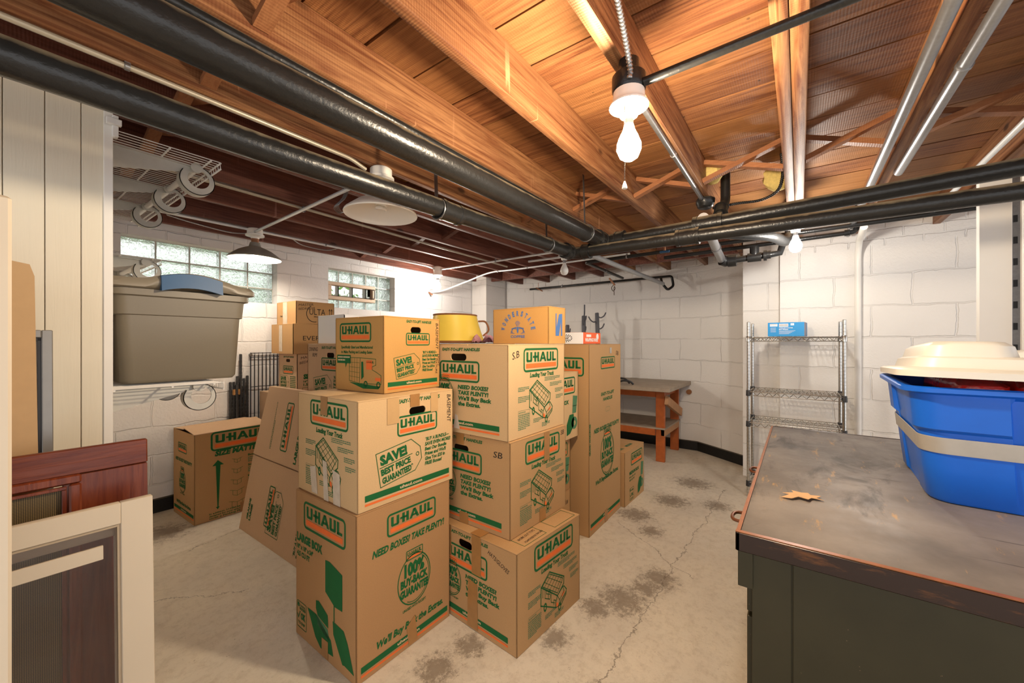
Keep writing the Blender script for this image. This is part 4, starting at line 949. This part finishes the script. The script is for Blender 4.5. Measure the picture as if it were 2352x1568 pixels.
# leaning flattened boxes
t = thing('flattened_box', 'flattened LARGE moving boxes leaning against the rear stack, printed sideways', 'cardboard', (1.04, 2.12, 0))
b = MB(); hh, Lw, lean = .925, .87, .165
for k in range(4):
    z1 = .47; off = k*.009
    def L_(y, top=False): return None
    x0, x1 = off, off+lean*z1/hh; x2 = off+lean
    for (xa, za, xb, zb_) in ((x0, .001, x1, z1-.004), (x1, z1+.004, x2, hh)):
        b.loft([[(xa, 0, za), (xa+.007, 0, za), (xb+.007, 0, zb_), (xb, 0, zb_)], [(xa, Lw, za), (xa+.007, Lw, za), (xb+.007, Lw-(.05 if za > .1 else .0), zb_), (xb, Lw-(.05 if za > .1 else 0), zb_)]], 'card_pale', smooth=False)
def fl(z0, z1_):  # printing rotated a quarter turn
    ev = Vector((lean/hh, 0, 1)).normalized(); f = Face(b, (lean/hh*z0, Lw, z0), (0, -1, 0), tuple(ev), Lw, z1_-z0); return f
f = fl(.02, .46); f.rot = 90
def rt(fn, u, v): f.c = (u, v); fn()
rt(lambda: f.text('GRANDE', .10, .06, .13, .022, 'green_ink', .04), .10, .06); rt(lambda: f.text('LARGE', .135, .06, .10, .022, 'green_ink', .04), .135, .06)
rt(lambda: f.logo(.36, .20, .24, .32), .36, .20); rt(lambda: f.tagprint(.52, .05, .26), .52, .05)
for i, tx in enumerate(('*BUY A BUNDLE\u2014SAVE EVEN MORE!', 'Beat Our Bundle Prices and', 'We\'ll Give You $20 in FREE Boxes!')): rt(lambda: f.text(tx, .74+i*.035, .02, .38, .02, 'green_ink', .03, .15), .74+i*.035, .02)
f = fl(.48, .92); f.rot = 90
rt(lambda: f.caption(.22, .06, .30, 2, .012, random.Random(3), 'green_ink'), .22, .06); rt(lambda: f.logo(.40, .22, .30, .30), .40, .22)
rt(lambda: f.text('LARGE BOX', .58, .02, .24, .03, 'green_ink', .04), .58, .02); rt(lambda: f.text('18" x 18" x 24"', .63, .02, .16, .016, 'green_ink', .03), .63, .02); rt(lambda: f.text('4.5 CU FT', .665, .02, .13, .02, 'green_ink', .03), .665, .02)
f.rot = 0; f.rect(.66, .24, .80, .38, 'pale_green_ink')
b.build('panel_sheets', t)
# ------------------------------------------------------------------ things on and behind the boxes
# yellow tub lying tilted
t = thing('yellow_tub', 'yellow metal tub with brown rims upside down on the boxes behind the golden box', 'tub', (1.98, 1.93, 3*H16+.001))
t.scale = (1.12, 1.12, 1.03)
def ell(cx, cz, a, b_, y, tilt=0, n=40): return [(cx+a*math.cos(2*math.pi*k/n), y+b_*math.sin(2*math.pi*k/n), cz) for k in range(n)]
b = MB(); Ls = []
for i in range(9):
    u = i/8; Ls.append(ell(0, .012+u*.175, .20-.055*u-.01*math.sin(u*3), .165-.045*u, 0))
b.loft(Ls, 'yellow_enamel', cap=False, cap1=True); b.loft([ell(0, .18-u*.165, .138+.055*u, .115+.045*u, 0) for u in (0, .5, 1)], 'yellow_enamel', cap=False)
b.build('tub_body', t)
b = MB(); b.tube([(p[0], p[1], p[2]) for p in ell(0, .010, .202, .167, 0)]+[ell(0, .010, .202, .167, 0)[0]], .008, 'brown_trim', 8); b.build('rim', t)
b = MB(); b.tube([p for p in ell(0, .188, .143, .118, 0)]+[ell(0, .188, .143, .118, 0)[0]], .006, 'brown_trim', 8); b.build('rim', t)
b = MB(); b.tube(bez([(.10, -.099, .15), (.128, -.135, .145), (.140, -.150, .09), (.122, -.120, .05)]), .006, 'rust', 8); b.build('handle', t)
# plaid cloth
b = MB(); rr = random.Random(5); n = 14
V = [(i*.014, j*.0085, .003+.05*max(0, math.sin(i*.5)*math.sin(j*.6+.5))+rr.uniform(0, .012)) for j in range(n) for i in range(n)]
b.faces(V+[(x, y, .0) for x, y, z in V], [(j*n+i, j*n+i+1, (j+1)*n+i+1, (j+1)*n+i) for j in range(n-1) for i in range(n-1)]+[(n*n+j*n+i, n*n+j*n+i+1, n*n+(j+1)*n+i+1, n*n+(j+1)*n+i) for j in range(n-1) for i in range(n-1)], 'pink_cloth', True)
tag(b.build('checked_cloth', loc=(1.93, 1.625, 3*H16+.002)), 'crumpled red and white cloth between the yellow tub and the coffee box', 'cloth')
# orange and white box on the wardrobe box
t = thing('wrapping_paper_box', 'orange and white wrapping paper box lying on the tall wardrobe box', 'box', (2.33, 1.13, 1.2165), 2)
b = MB(); b.box(0, .30, 0, .20, 0, .075, 'box_orange', bev=.001); b.box(-.012, .0, 0, .20, 0, .074, 'box_white'); 
f = Face(b, (-.012, .20, 0), (0, -1, 0), (0, 0, 1), .2, .075)
for k in range(18): f.line([(.08, .037), (.08+.048*math.cos(k*.35), .037+.026*math.sin(k*.35))], .004, 'black_ink')
z = f.O; f.O = f.O+f.n*.0005; f.poly([(.045, .028), (.115, .028), (.122, .037), (.115, .047), (.045, .047), (.038, .037)], 'box_white'); f.O = z+f.n*.001; f.text('WRAP', .08, .032, .05, .011, 'black_ink', .03, al='c'); f.O = z
f = Face(b, (0, 0, 0), (1, 0, 0), (0, 0, 1), .30, .075); f.text('WRAPPING PAPER', .03, .015, .22, .022, 'white_ink', .03); f.rect(.05, .045, .13, .062, 'white_ink'); f.ring(.24, .048, .022, .021, 'white_ink', n=16)
b.build('box_body', t)
# hook posts standing on the workbench
for (x, y, hgt, rz, lab) in ((4.42, 2.36, .66, 40, 'dark grey hook rack post nearest the coffee box, half hidden'), (4.45, 2.15, .77, 15, 'dark grey hook rack post with the tallest upright prong'), (4.48, 1.985, .80, -35, 'dark grey hook rack post farthest right above the orange box')):
    t = thing('hook_rack', lab, 'hook rack', (x, y, .786), rz, 'hook rack posts on the workbench')
    b = MB(); b.box(-.09, .09, -.06, .06, 0, .02, 'hook_grey', bev=.004); b.tube([(0, 0, .01), (.008, 0, hgt*.6), (-.004, 0, hgt-.01), (-.005, 0, hgt)], [.030, .026, .024, .018], 'hook_grey', 12); b.build('post', t)
    for (z0, s2, kk) in ((hgt-.035, 1, 1), (hgt-.09, -1, 1.1), (hgt-.17, 1, .8), (hgt-.30, -1, 1), (hgt-.42, 1, 1)):
        b = MB(); b.tube(bez([(0, 0, z0), (s2*.04*kk, -.004, z0-.025), (s2*.085*kk, -.01, z0-.005), (s2*.115*kk, -.01, z0+.04)]), [.014]+[.008]*23+[.005], 'hook_grey', 7); b.build('hook', t)
    if rz == 15:
        b = MB(); b.tube(bez([(.01, 0, hgt-.01), (.05, 0, hgt+.03), (.055, 0, hgt+.14)]), .009, 'hook_grey', 7); b.build('prong', t)
# ------------------------------------------------------------------ workbench
t = thing('workbench', 'orange stained wooden workbench with a worn top against the back wall', 'table', (3.92, 1.0, 0))
b = MB(); b.box(0, .92, 0, 1.62, .745, .785, 'bench_top', bev=.003); b.build('tabletop', t)
for (x, y) in ((.26, .11), (.82, .11), (.26, 1.42), (.82, 1.42)):
    b = MB(); b.box(x-.02, x+.02, y, y+.088, 0, .745, 'bench_orange', bev=.003); b.build('leg', t)
b = MB(); b.box(.28, .80, .14, .18, .66, .745, 'bench_orange'); b.box(.24, .28, .20, 1.42, .66, .745, 'bench_orange'); b.box(.80, .84, .2, 1.42, .66, .745, 'bench_orange'); b.build('apron', t)
b = MB(); b.box(.22, .86, .10, 1.50, .335, .35, 'bench_top'); b.box(.215, .24, .20, 1.42, .27, .335, 'bench_orange'); b.box(.80, .84, .2, 1.42, .27, .335, 'bench_orange'); b.box(.24, .82, .105, .145, .27, .335, 'raw_wood'); b.build('shelf', t)
b = MB(); b.bar((.22, .085, .64), (.80, .085, .44), .035, .085, 'raw_wood'); b.build('brace', t)
t = thing('strap_handle', 'black looped strap lying on the workbench top', 'strap', (4.1, 1.45, .786))
b = MB(); b.tube(bez([(0, 0, .006), (.0, .05, .05), (.0, .15, .05), (.0, .2, .006)]), .009, 'black_rubber', 8); b.build('strap', t)
b = MB(); b.tube(bez([(-.1, .12, .006), (-.1, .04, .04), (-.08, -.03, .035), (-.06, -.06, .006)]), .010, 'black_rubber', 8); b.build('strap', t)
# ------------------------------------------------------------------ chrome wire rack
t = thing('wire_rack', 'chrome wire shelving rack standing before the right block wall', 'shelf', (3.64, -.27, 0))
SX, SY = .37, .61
for (x, y) in ((.012, .012), (.012, SY-.012), (SX-.012, .012), (SX-.012, SY-.012)):
    b = MB(); pr = [(.0125, 0)]
    for k in range(53): z = .03+k*.0254; pr += [(.0125, z), (.0108, z+.001), (.0108, z+.0025), (.0125, z+.0035)]
    pr += [(.0125, 1.385), (.009, 1.388)]
    b.lathe(pr, 'chrome', c=(x, y, 0), n=10); o = b.build('post', t)
for z in (.115, .59, .835, 1.265):
    b = MB(); n0, n1 = .0, SY
    rr_ = .003
    for zz in (z, z-.030):
        for (p, q) in (((0, .02), (0, SY-.02)), ((SX, .02), (SX, SY-.02))): b.tube([(p[0], p[1], zz), (q[0], q[1], zz)], rr_, 'chrome', 6)
        for y in (0, SY): b.tube([(.02, y, zz), (SX-.02, y, zz)], rr_, 'chrome', 6)
    for x in (0, SX):
        k = 0; y = .02
        while y < SY-.03: b.tube([(x, y, z if k % 2 else z-.03), (x, y+.026, z-.03 if k % 2 else z)], .0022, 'chrome', 5); y += .026; k += 1
    for y in (0, SY):
        k = 0; x = .02
        while x < SX-.03: b.tube([(x, y, z if k % 2 else z-.03), (x+.026, y, z-.03 if k % 2 else z)], .0022, 'chrome', 5); x += .026; k += 1
    y = .03
    while y < SY-.02: b.tube([(0, y, z+.003), (SX, y, z+.003)], .0027, 'chrome', 5); y += .0254
    for x in (.09, .185, .28): b.tube([(x, 0, z-.003), (x, SY, z-.003)], .0032, 'chrome', 6)
    for (x, y) in ((.012, .012), (.012, SY-.012), (SX-.012, .012), (SX-.012, SY-.012)): b.lathe([(.0155, z-.035), (.018, z-.033), (.0165, z+.008), (.0155, z+.01)], 'black_rubber' if z < 1 else 'chrome', c=(x, y, 0), n=12)
    b.build('wire_shelf', t)
t = thing('blue_box', 'small bright blue printed box on the top shelf of the wire rack', 'box', (3.72, -.03, 1.2735), -6)
b = MB(); b.box(0, .20, 0, .235, 0, .108, 'box_blue', bev=.001); b.box(.0, .14, -.002, .0, .002, .106, 'box_grey')
f = Face(b, (0, .235, 0), (0, -1, 0), (0, 0, 1), .235, .108)
f.rect(.015, .078, .065, .098, 'box_white'); f.rect(.075, .074, .135, .098, 'box_white'); f.rect(.15, .084, .172, .10, 'box_white'); f.text('WIRELESS ROUTER', .075, .062, .09, .006, 'white_ink', .02); f.text('8.0 Watts', .075, .050, .06, .007, 'white_ink', .03)
z = f.O; f.O = f.O+f.n*.0005
for k in range(14): f.rect(.078+k*.004, .078, .0795+k*.004, .094, 'black_ink')
for k in range(11): f.rect(.018+k*.004, .088, .0195+k*.004, .095, 'black_ink')
f.O = z
for k in range(5): f.rect(.075, .042-k*.006, .18-k*.01, .0435-k*.006, 'white_ink'); f.rect(.018, .066-k*.008, .055, .0675-k*.008, 'white_ink')
b.build('box_body', t)
# ------------------------------------------------------------------ steel desk
DX, DY = 1.105, .127
t = thing('steel_desk', 'large dark steel desk with a scratched top filling the lower right', 'desk', (DX, DY, 0), 0)
b = MB(); b.box(.012, 1.512, -.98, -.008, .752, .760, 'desk_top', bev=.002); b.build('desktop', t)
b = MB()
for (x0, x1, y0, y1) in ((0, .014, -1.0, 0), (0, 1.524, -.010, 0), (1.512, 1.524, -1.0, 0)): b.box(x0, x1, y0, y1, .716, .7615, 'desk_edge', bev=.002)
b.box(.001, .0135, -1.0, 0, .7615, .7632, 'desk_rim'); b.box(0.014, 1.512, -.0095, -.001, .7615, .7632, 'desk_rim'); b.build('edge_band', t)
b = MB(); b.box(.016, 1.50, -.98, -.035, .03, .751, 'desk_side', bev=.003); b.box(.012, .018, -.112, -.034, .0, .715, 'desk_side', bev=.001); b.box(.012, .018, -.98, -.115, .0, .715, 'desk_side', bev=.001)
b.build('desk_body', t)
b = MB(); b.box(.004, .02, -.036, -.005, .63, .716, 'desk_side', bev=.001); b.build('corner_catch', t)
for (z0, z1) in ((.56, .71), (.31, .55), (.04, .30)):
    for (x0, x1) in ((.03, .42), (.82, 1.2)):
        b = MB(); b.box(x0, x1, -.0352, -.022, z0, z1, 'desk_side', bev=.002); dr = b.build('drawer', t)
        if z1 < .7: continue
        xx, zz = (.275 if x0 < .1 else .82), .695
        b = MB(); b.tube(bez([(xx-.035, -.025, zz), (xx-.03, .032, zz), (xx+.03, .032, zz), (xx+.035, -.025, zz)]), .005, 'brass_pull', 8); b.build('drawer_pull', dr)
b = MB(); rr = random.Random(11)
pts = [(.0, .0), (.03, .012), (.02, .03), (.05, .025), (.055, .045), (.075, .03), (.10, .04), (.095, .02), (.12, .012), (.10, .0), (.11, -.02), (.08, -.01), (.06, -.028), (.045, -.008), (.02, -.018)]
b.faces([(x, y, .0005+.006*abs(math.sin(x*30))) for x, y in pts]+[(x, y, .0013+.006*abs(math.sin(x*30))) for x, y in pts], [tuple(range(15)), tuple(range(29, 14, -1))], 'leaf_tan')
tag(b.build('dry_leaf', loc=(1.43, .045, .7615), rot=(0, 0, R(-60))), 'dry tan oak leaf lying on the desk top', 'leaf')
# ------------------------------------------------------------------ blue tote with cream lid on the desk
t = thing('storage_tote', 'blue plastic tote on the dark desk, cream lid ajar and silver tape around it', 'storage tote', (1.905, -.645, .762), -2)
def tl(w, d, z, notch=0, r=.05, n=6, ns=.16):
    """loop w along x, d along y, with recesses of depth notch on all sides"""
    out = []
    for (x, y, zz) in rrect(0, 0, w, d, r, z, n): out.append([x, y])
    P = []
    m = len(out)
    for i in range(m):
        a = out[i]; b2 = out[(i+1) % m]; P.append(tuple(a))
        L = math.hypot(a[0]-b2[0], a[1]-b2[1])
        if L > .10:
            dx, dy = (b2[0]-a[0])/L, (b2[1]-a[1])/L; nx, ny = -dy, dx
            if nx*a[0]+ny*a[1] > 0: nx, ny = -nx, -ny
            for f_, dd in ((.20, 0), (.215, notch), (.785, notch), (.80, 0)): P.append((a[0]+dx*L*f_+nx*dd, a[1]+dy*L*f_+ny*dd))
    return [(x, y, z) for x, y in P]
b = MB()
b.loft([tl(.50, .64, 0, .0, .05), tl(.515, .655, .008, .008, .055), tl(.535, .675, .10, .012, .055), tl(.555, .695, .205, .012, .055), tl(.58, .72, .215, .020, .06), tl(.595, .735, .30, .020, .06), tl(.60, .74, .315, 0, .06), tl(.64, .78, .322, 0, .07), tl(.642, .782, .334, 0, .07), tl(.63, .77, .338, 0, .07),
        tl(.585, .725, .335, 0, .06), tl(.50, .64, .01, 0, .05)], 'tote_blue')
b.build('tote_body', t)
b = MB(); L1 = [tl(.552, .692, .145, 0, .058), tl(.560, .700, .19, 0, .058), tl(.558, .698, .191, 0, .058), tl(.550, .690, .144, 0, .058)]
b.loft(L1, 'silver_tape', cap=False); b.build('packing_tape', t)
lid = thing('tote_lid', 'cream plastic lid resting crooked on the blue tote', 'lid', (1.895, -.665, 1.110), -3.5)
lid.rotation_euler = (R(1.0), R(2.2), R(-3.5))
b = MB(); b.loft([tl(.65, .80, .012, 0, .07), tl(.68, .83, .0, 0, .08), tl(.682, .832, .018, 0, .08), tl(.665, .815, .024, 0, .075), tl(.60, .75, .028, 0, .06), tl(.585, .735, .055, 0, .06), tl(.56, .71, .062, 0, .055)], 'lid_cream', cap=False, cap1=True); b.build('lid_panel', lid)
for (y, d_, hh_) in ((.262, .19, .012), (-.10, .46, 0)):
    b = MB(); b.loft([[(x, y+q, z) for x, q, z in rrect(0, 0, w, dd, .05, zz, 6)] for w, dd, zz in ((.57, d_, .052), (.555, d_-.02, .080+hh_), (.53, d_-.05, .092+hh_))], 'lid_cream'); b.build('raised_panel', lid)
rr = random.Random(8)
for k in range(5):
    b = MB(); w_, d_ = .50, .104
    Ls = []
    for (s_, zz) in ((.86, -.275), (.92, -.24), (1, .0), (.97, .035), (.7, .05)):
        Ls.append([(x*rr.uniform(.985, 1.0), y*rr.uniform(.96, 1), zz+rr.uniform(-.003, .003)) for x, y, z in rrect(0, 0, w_*s_, d_*s_, .02, 0, 3)])
    b.loft(Ls, 'red_plastic')
    f = Face(b, (-.25, -.03, .0535), (1, 0, 0), (0, 1, 0), .1, .06); f.rect(.02, 0, .09, .05, 'white_ink')
    tag(b.build('red_package', loc=(1.905, -.425-k*.112, .762+.306), rot=(R(rr.uniform(-1, 1)), 0, R(-2))), ['red glossy package in the blue tote, nearest the tote corner', 'red glossy package second from the tote corner', 'red glossy package in the middle of the blue tote', 'red glossy package fourth from the tote corner', 'red glossy package deepest under the lid'][k], 'package', 'red packages in the tote')
# ------------------------------------------------------------------ closet shelving on the partition side
XW = .279
def wire_shelf(label, z, y0, y1, dep, brs, rodx=True, ring=.060):
    t = thing('wire_closet_shelf', label, 'shelf', (XW, y0, z))
    b = MB(); y = 0; L = y1-y0
    while y <= L: b.tube([(0, y, 0), (dep, y, 0), (dep+.002, y, -.026)], .0019, 'white_metal', 5); y += .0254
    for (x, zz) in ((.004, -.004), (dep*.5, -.004), (dep-.03, -.004), (dep+.002, -.002), (dep+.002, -.026)): b.tube([(x, 0, zz), (x, L, zz)], .0035, 'white_metal', 7)
    b.build('wire_deck', t)
    for yb in brs:
        yb -= y0; b = MB()
        b.prism([(0, -.008), (dep-.045, -.008), (dep-.035, -.02), (dep-.06, -.03), (0, -.095)], yb-.003, yb+.003, 'grey_plastic'); b.prism([(0, -.005), (dep-.04, -.005), (dep-.04, -.010), (0, -.010)], yb-.014, yb+.014, 'grey_plastic')
        bk = b.build('bracket', t)
        b = MB(); cx, cz = dep-.045, -.062
        A = arc(cx, cz, ring, 75, -215, 22); Bq = arc(cx+.004, cz+.006, ring*.62, 75, -215, 22)
        b.loft([[(u, yb-.016, v) for u, v in A]+[(u, yb-.016, v) for u, v in reversed(Bq)], [(u, yb-.011, v) for u, v in A]+[(u, yb-.011, v) for u, v in reversed(Bq)]], 'grey_plastic', smooth=False)
        for (u0, v0), (u1, v1), (a0, c0), (a1, c1) in zip(A, A[1:], Bq, Bq[1:]):
            pass
        b.loft([[(u, yb-.016, v), (u, yb+.022, v), (u2, yb+.022, v2), (u2, yb-.016, v2)] for (u, v), (u2, v2) in zip(A, arc(cx, cz, ring*.95, 75, -215, 22))], 'grey_plastic', smooth=False)
        b.lathe([(.019, yb-.024), (.019, yb-.017)], 'grey_plastic', c=(cx-.015, 0, cz+.045) if False else (cx-.01, 0, cz+ring*.82), ax='y', n=18) if False else b.tube([(cx-.005, yb-.024, cz+ring*.80), (cx-.005, yb-.016, cz+ring*.80)], .020, 'grey_plastic', 18)
        b.build('rod_hook', bk)
    if rodx:
        b = MB(); cx, cz = dep-.045, -.062; b.tube([(cx-.005, brs[0]-y0-.02, cz+ring*.80), (cx-.005, brs[-1]-y0+.25, cz+ring*.80)], .0115, 'white_metal', 12); b.build('closet_rod', t)
    return t
wire_shelf('upper white wire closet shelf seen from below, with three hanging rod hooks', 1.955, 1.90, 3.25, .315, (2.02, 2.40, 2.80))
wire_shelf('lower white wire closet shelf carrying the taupe tote', 1.066, 1.865, 2.85, .315, (1.99, 2.45), ring=.055)
wire_shelf('white wire closet shelf behind the taupe tote, near the window wall', 1.655, 2.68, 3.6, .30, (2.73, 3.3), ring=.055)
b = MB(); b.box(XW-.004, XW+.010, 0, .03, -.02, .05, 'white_metal', bev=.001); b.box(XW-.02, XW+.016, -.012, .004, .015, .035, 'white_metal', bev=.001); tag(b.build('wall_bracket', loc=(0, 1.835, 1.93)), 'small white metal shelf clip on the edge of the plank wall', 'bracket')
# taupe tote
t = thing('storage_tote', 'taupe plastic tote with a blue handle on the white wire shelf', 'storage tote', (.495, 2.235, 1.0755), 0)
b = MB()
b.loft([rrect(0, 0, .345, .54, .03, 0, 6), rrect(0, 0, .362, .56, .035, .012, 6), rrect(0, 0, .385, .585, .035, .25, 6), rrect(0, 0, .40, .60, .035, .253, 6), rrect(0, 0, .412, .612, .04, .318, 6), rrect(0, 0, .44, .64, .045, .322, 6), rrect(0, 0, .44, .64, .045, .345, 6), rrect(0, 0, .35, .55, .035, .34, 6), rrect(0, 0, .33, .53, .03, .02, 6)], 'tote_taupe'); b.build('tote_body', t)
b = MB()
def lidloop(w, d, z, arch):
    out = []
    for x, y, zz in rrect(0, 0, w, d, .045, z, 6):
        out.append((x, y, z))
    # subdivide the long straight edges and raise their middle
    P = []; m = len(out)
    for i in range(m):
        a, c_ = out[i], out[(i+1) % m]; L = math.hypot(a[0]-c_[0], a[1]-c_[1]); k = 12 if L > .15 else 1
        for j in range(k):
            u = j/k; x, y = a[0]+(c_[0]-a[0])*u, a[1]+(c_[1]-a[1])*u; zz = z
            if k > 1 and abs(a[1]-c_[1]) < .01: zz = z+arch*max(0, math.cos(max(-1, min(1, (x-.02)/.15))*math.pi/2))
            P.append((x, y, zz))
    return P
b.loft([lidloop(.448, .65, .346, .012), lidloop(.475, .675, .350, .035), lidloop(.475, .675, .366, .035), lidloop(.45, .65, .382, .035), lidloop(.36, .56, .384, .01)], 'tote_lid_taupe'); b.build('tote_lid', t)
b = MB()
P = []
for j in range(15):
    x = -.085+.19*j/14; z = .352+.037*math.cos((x-.01)/.15*math.pi/2); P.append([(x, -.352, z-.032), (x, -.322, z-.030), (x, -.322, z+.026), (x, -.345, z+.022)])
b.loft(P, 'tote_handle_blue', smooth=False); b.build('handle', t)
# ------------------------------------------------------------------ panels leaning at lower left
t = thing('storm_window', 'tan framed storm window with brown-tinted view, leaning at lower left', 'window panel', (-.16, 1.33, 0), 0)
b = MB(); xr, H = .438, .828
for (x0, x1, z0, z1) in ((xr-.060, xr, .0, H), (-.25, xr-.06, H-.052, H), (-.25, xr-.06, 0, .05), (-.25, -.19, .05, H-.052)): b.box(x0, x1, 0, .022, z0, z1, 'tan_paint', bev=.0015)
b.box(xr-.066, xr-.060, .004, .018, .05, H-.052, 'dark_tan'); b.box(-.19, xr-.066, .004, .018, H-.058, H-.052, 'dark_tan'); b.build('window_frame', t)
b = MB(); b.box(-.19, xr-.09, .006, .016, .700, .733, 'tan_paint', bev=.001); b.build('middle_rail', t)
b = MB(); b.box(-.19, xr-.066, .010, .012, .05, H-.058, 'glass_clear'); b.build('window_pane', t)
t.rotation_euler = (R(-3.0), 0, R(-1))
b = MB(); b.box(.215, .275, 0, .02, 0, .785, 'tan_paint', bev=.001); b.box(-.35, .215, 0, .02, 0, .05, 'tan_paint', bev=.001); b.box(-.35, .215, 0, .02, .735, .785, 'tan_paint', bev=.001); o = b.build('screen_frame', loc=(0, 1.372, 0), rot=(R(-3), 0, 0)); tag(o, 'empty tan frame leaning just behind the storm window, its edge showing', 'window panel')
t = thing('cabinet_door', 'red-brown wooden cabinet door with a woven panel, leaning behind the storm window', 'door panel', (-.118, 1.46, -.010), 0)
b = MB(); b.box(-.25, .412, 0, .02, .897, .964, 'door_wood_flat', bev=.003); b.box(-.25, .412, .0, .02, 0, .06, 'door_wood_flat', bev=.003); b.box(.252, .411, 0.0005, .0195, .06, .896, 'door_wood', bev=.001); b.build('door_frame', t)
b = MB()
for (x0, x1, z0, z1) in ((-.25, .284, .876, .899), (.262, .284, .08, .876)): b.box(x0, x1, -.008, .014, z0, z1, 'door_wood', bev=.004); 
b.box(-.25, .258, -.004, .008, .864, .872, 'door_wood', bev=.001); b.box(.250, .258, -.004, .008, .08, .864, 'door_wood', bev=.001); b.build('moulding', t)
b = MB(); b.box(-.25, .250, .006, .012, .08, .864, 'mesh_screen'); b.build('woven_panel', t)
t.rotation_euler = (R(-3.5), 0, R(-2.0))
t = thing('picture_frame', 'dark grey metal framed panel upright behind the tan board', 'frame', (-.2, 1.66, 0))
b = MB()
for (x0, x1, z0, z1) in ((.315, .336, 0, 1.262), (-.2, .315, 1.24, 1.262), (-.2, .315, 0, .02)): b.box(x0, x1, 0, .03, z0, z1, 'grey_frame', bev=.002)
b.box(.308, .315, .004, .02, .02, 1.24, 'black_rubber'); b.box(-.2, .315, .004, .02, 1.232, 1.24, 'black_rubber'); b.build('frame_border', t)
b = MB(); b.box(-.2, .308, .012, .018, .02, 1.232, 'grey_plastic'); b.build('panel', t)
t.rotation_euler = (R(-2.5), 0, 0)
b = MB(); b.prism([(-.4, 0), (.112, 0), (.097, 1.40), (.089, 1.43), (.05, 1.437), (-.4, 1.44)], 0, .02, 'board_tan'); o = b.build('tan_board', loc=(0, 1.57, 0), rot=(R(-2), 0, 0)); tag(o, 'brown fibreboard sheet standing between the near tan board and the grey frame', 'board')
b = MB(); b.box(-.6, .038, 0, .035, 0, 1.46, 'tan_paint', bev=.004); o = b.build('door_slab', loc=(0, 1.02, 0)); tag(o, 'tall pale tan door edge at the far left of the view', 'door panel')
b = MB(); b.box(-.05, .12, 0, .015, 0, .93, 'raw_wood', bev=.002); tag(b.build('wood_scrap', loc=(0, 1.628, 0)), 'short orange wood piece between the fibreboard and the grey frame', 'board')
# ------------------------------------------------------------------ rear left: rods and folded wire crate
for i, (x, h) in enumerate(((1.232, .905), (1.256, .905), (1.280, .95), (1.304, 1.13), (1.328, .93), (1.352, .95), (1.268, .88))):
    t = thing('grooved_rod', ['black grooved rod leftmost of the bundle by the window wall', 'black grooved rod second from the left in the bundle', 'black grooved rod third from the left in the bundle', 'tallest black rod of the bundle beside the wire crate', 'black grooved rod fifth from the left in the bundle', 'black grooved rod nearest the wire crate', 'shortest black rod at the front of the bundle'][i], 'rod', (x, 3.715 if i != 6 else 3.69, 0), 0, 'black rods leaning by the window wall')
    b = MB(); pr = [(.0105, 0)]
    k = 0
    while .03+k*.03 < h-.02: z = .03+k*.03; pr += [(.0105, z), (.009, z+.001), (.009, z+.003), (.0105, z+.004)]; k += 1
    pr += [(.0105, h-.005), (.008, h)]
    b.lathe(pr, 'black_rubber', n=10); b.build('rod', t)
b = MB(); b.tube([(0, 0, 0), (0, 0, .045)], .016, 'tape', 10); b.tube([(.022, 0, 0), (.022, 0, .045)], .016, 'tape', 10); tag(b.build('tape_band', loc=(1.2585, 3.705, .80)), 'strip of brown tape wrapped around the black rods', 'tape')
t = thing('wire_crate', 'folded black wire pet crate standing behind the rear boxes', 'crate', (1.385, 3.7335, 0))
b = MB()
for k in range(12): b.tube([(k*.03, 0, .02), (k*.03, 0, 1.14)], .0022, 'crate_wire', 5)
for z in (.03, .3, .56, .85, 1.10, 1.135): b.tube([(0, .004, z), (.33, .004, z)], .003, 'crate_wire', 6)
for k in range(12): b.tube([(k*.03, .010, .02), (k*.03, .010, 1.12)], .0022, 'crate_wire', 5)
b.tube([(0, 0, 0), (0, 0, 1.14)], .004, 'crate_wire', 8); b.build('wire_panel', t)
b = MB(); b.tube([(0, -.004, 1.12), (0, .012, 1.12)], .013, 'dark_steel', 12); b.build('corner_clip', t)
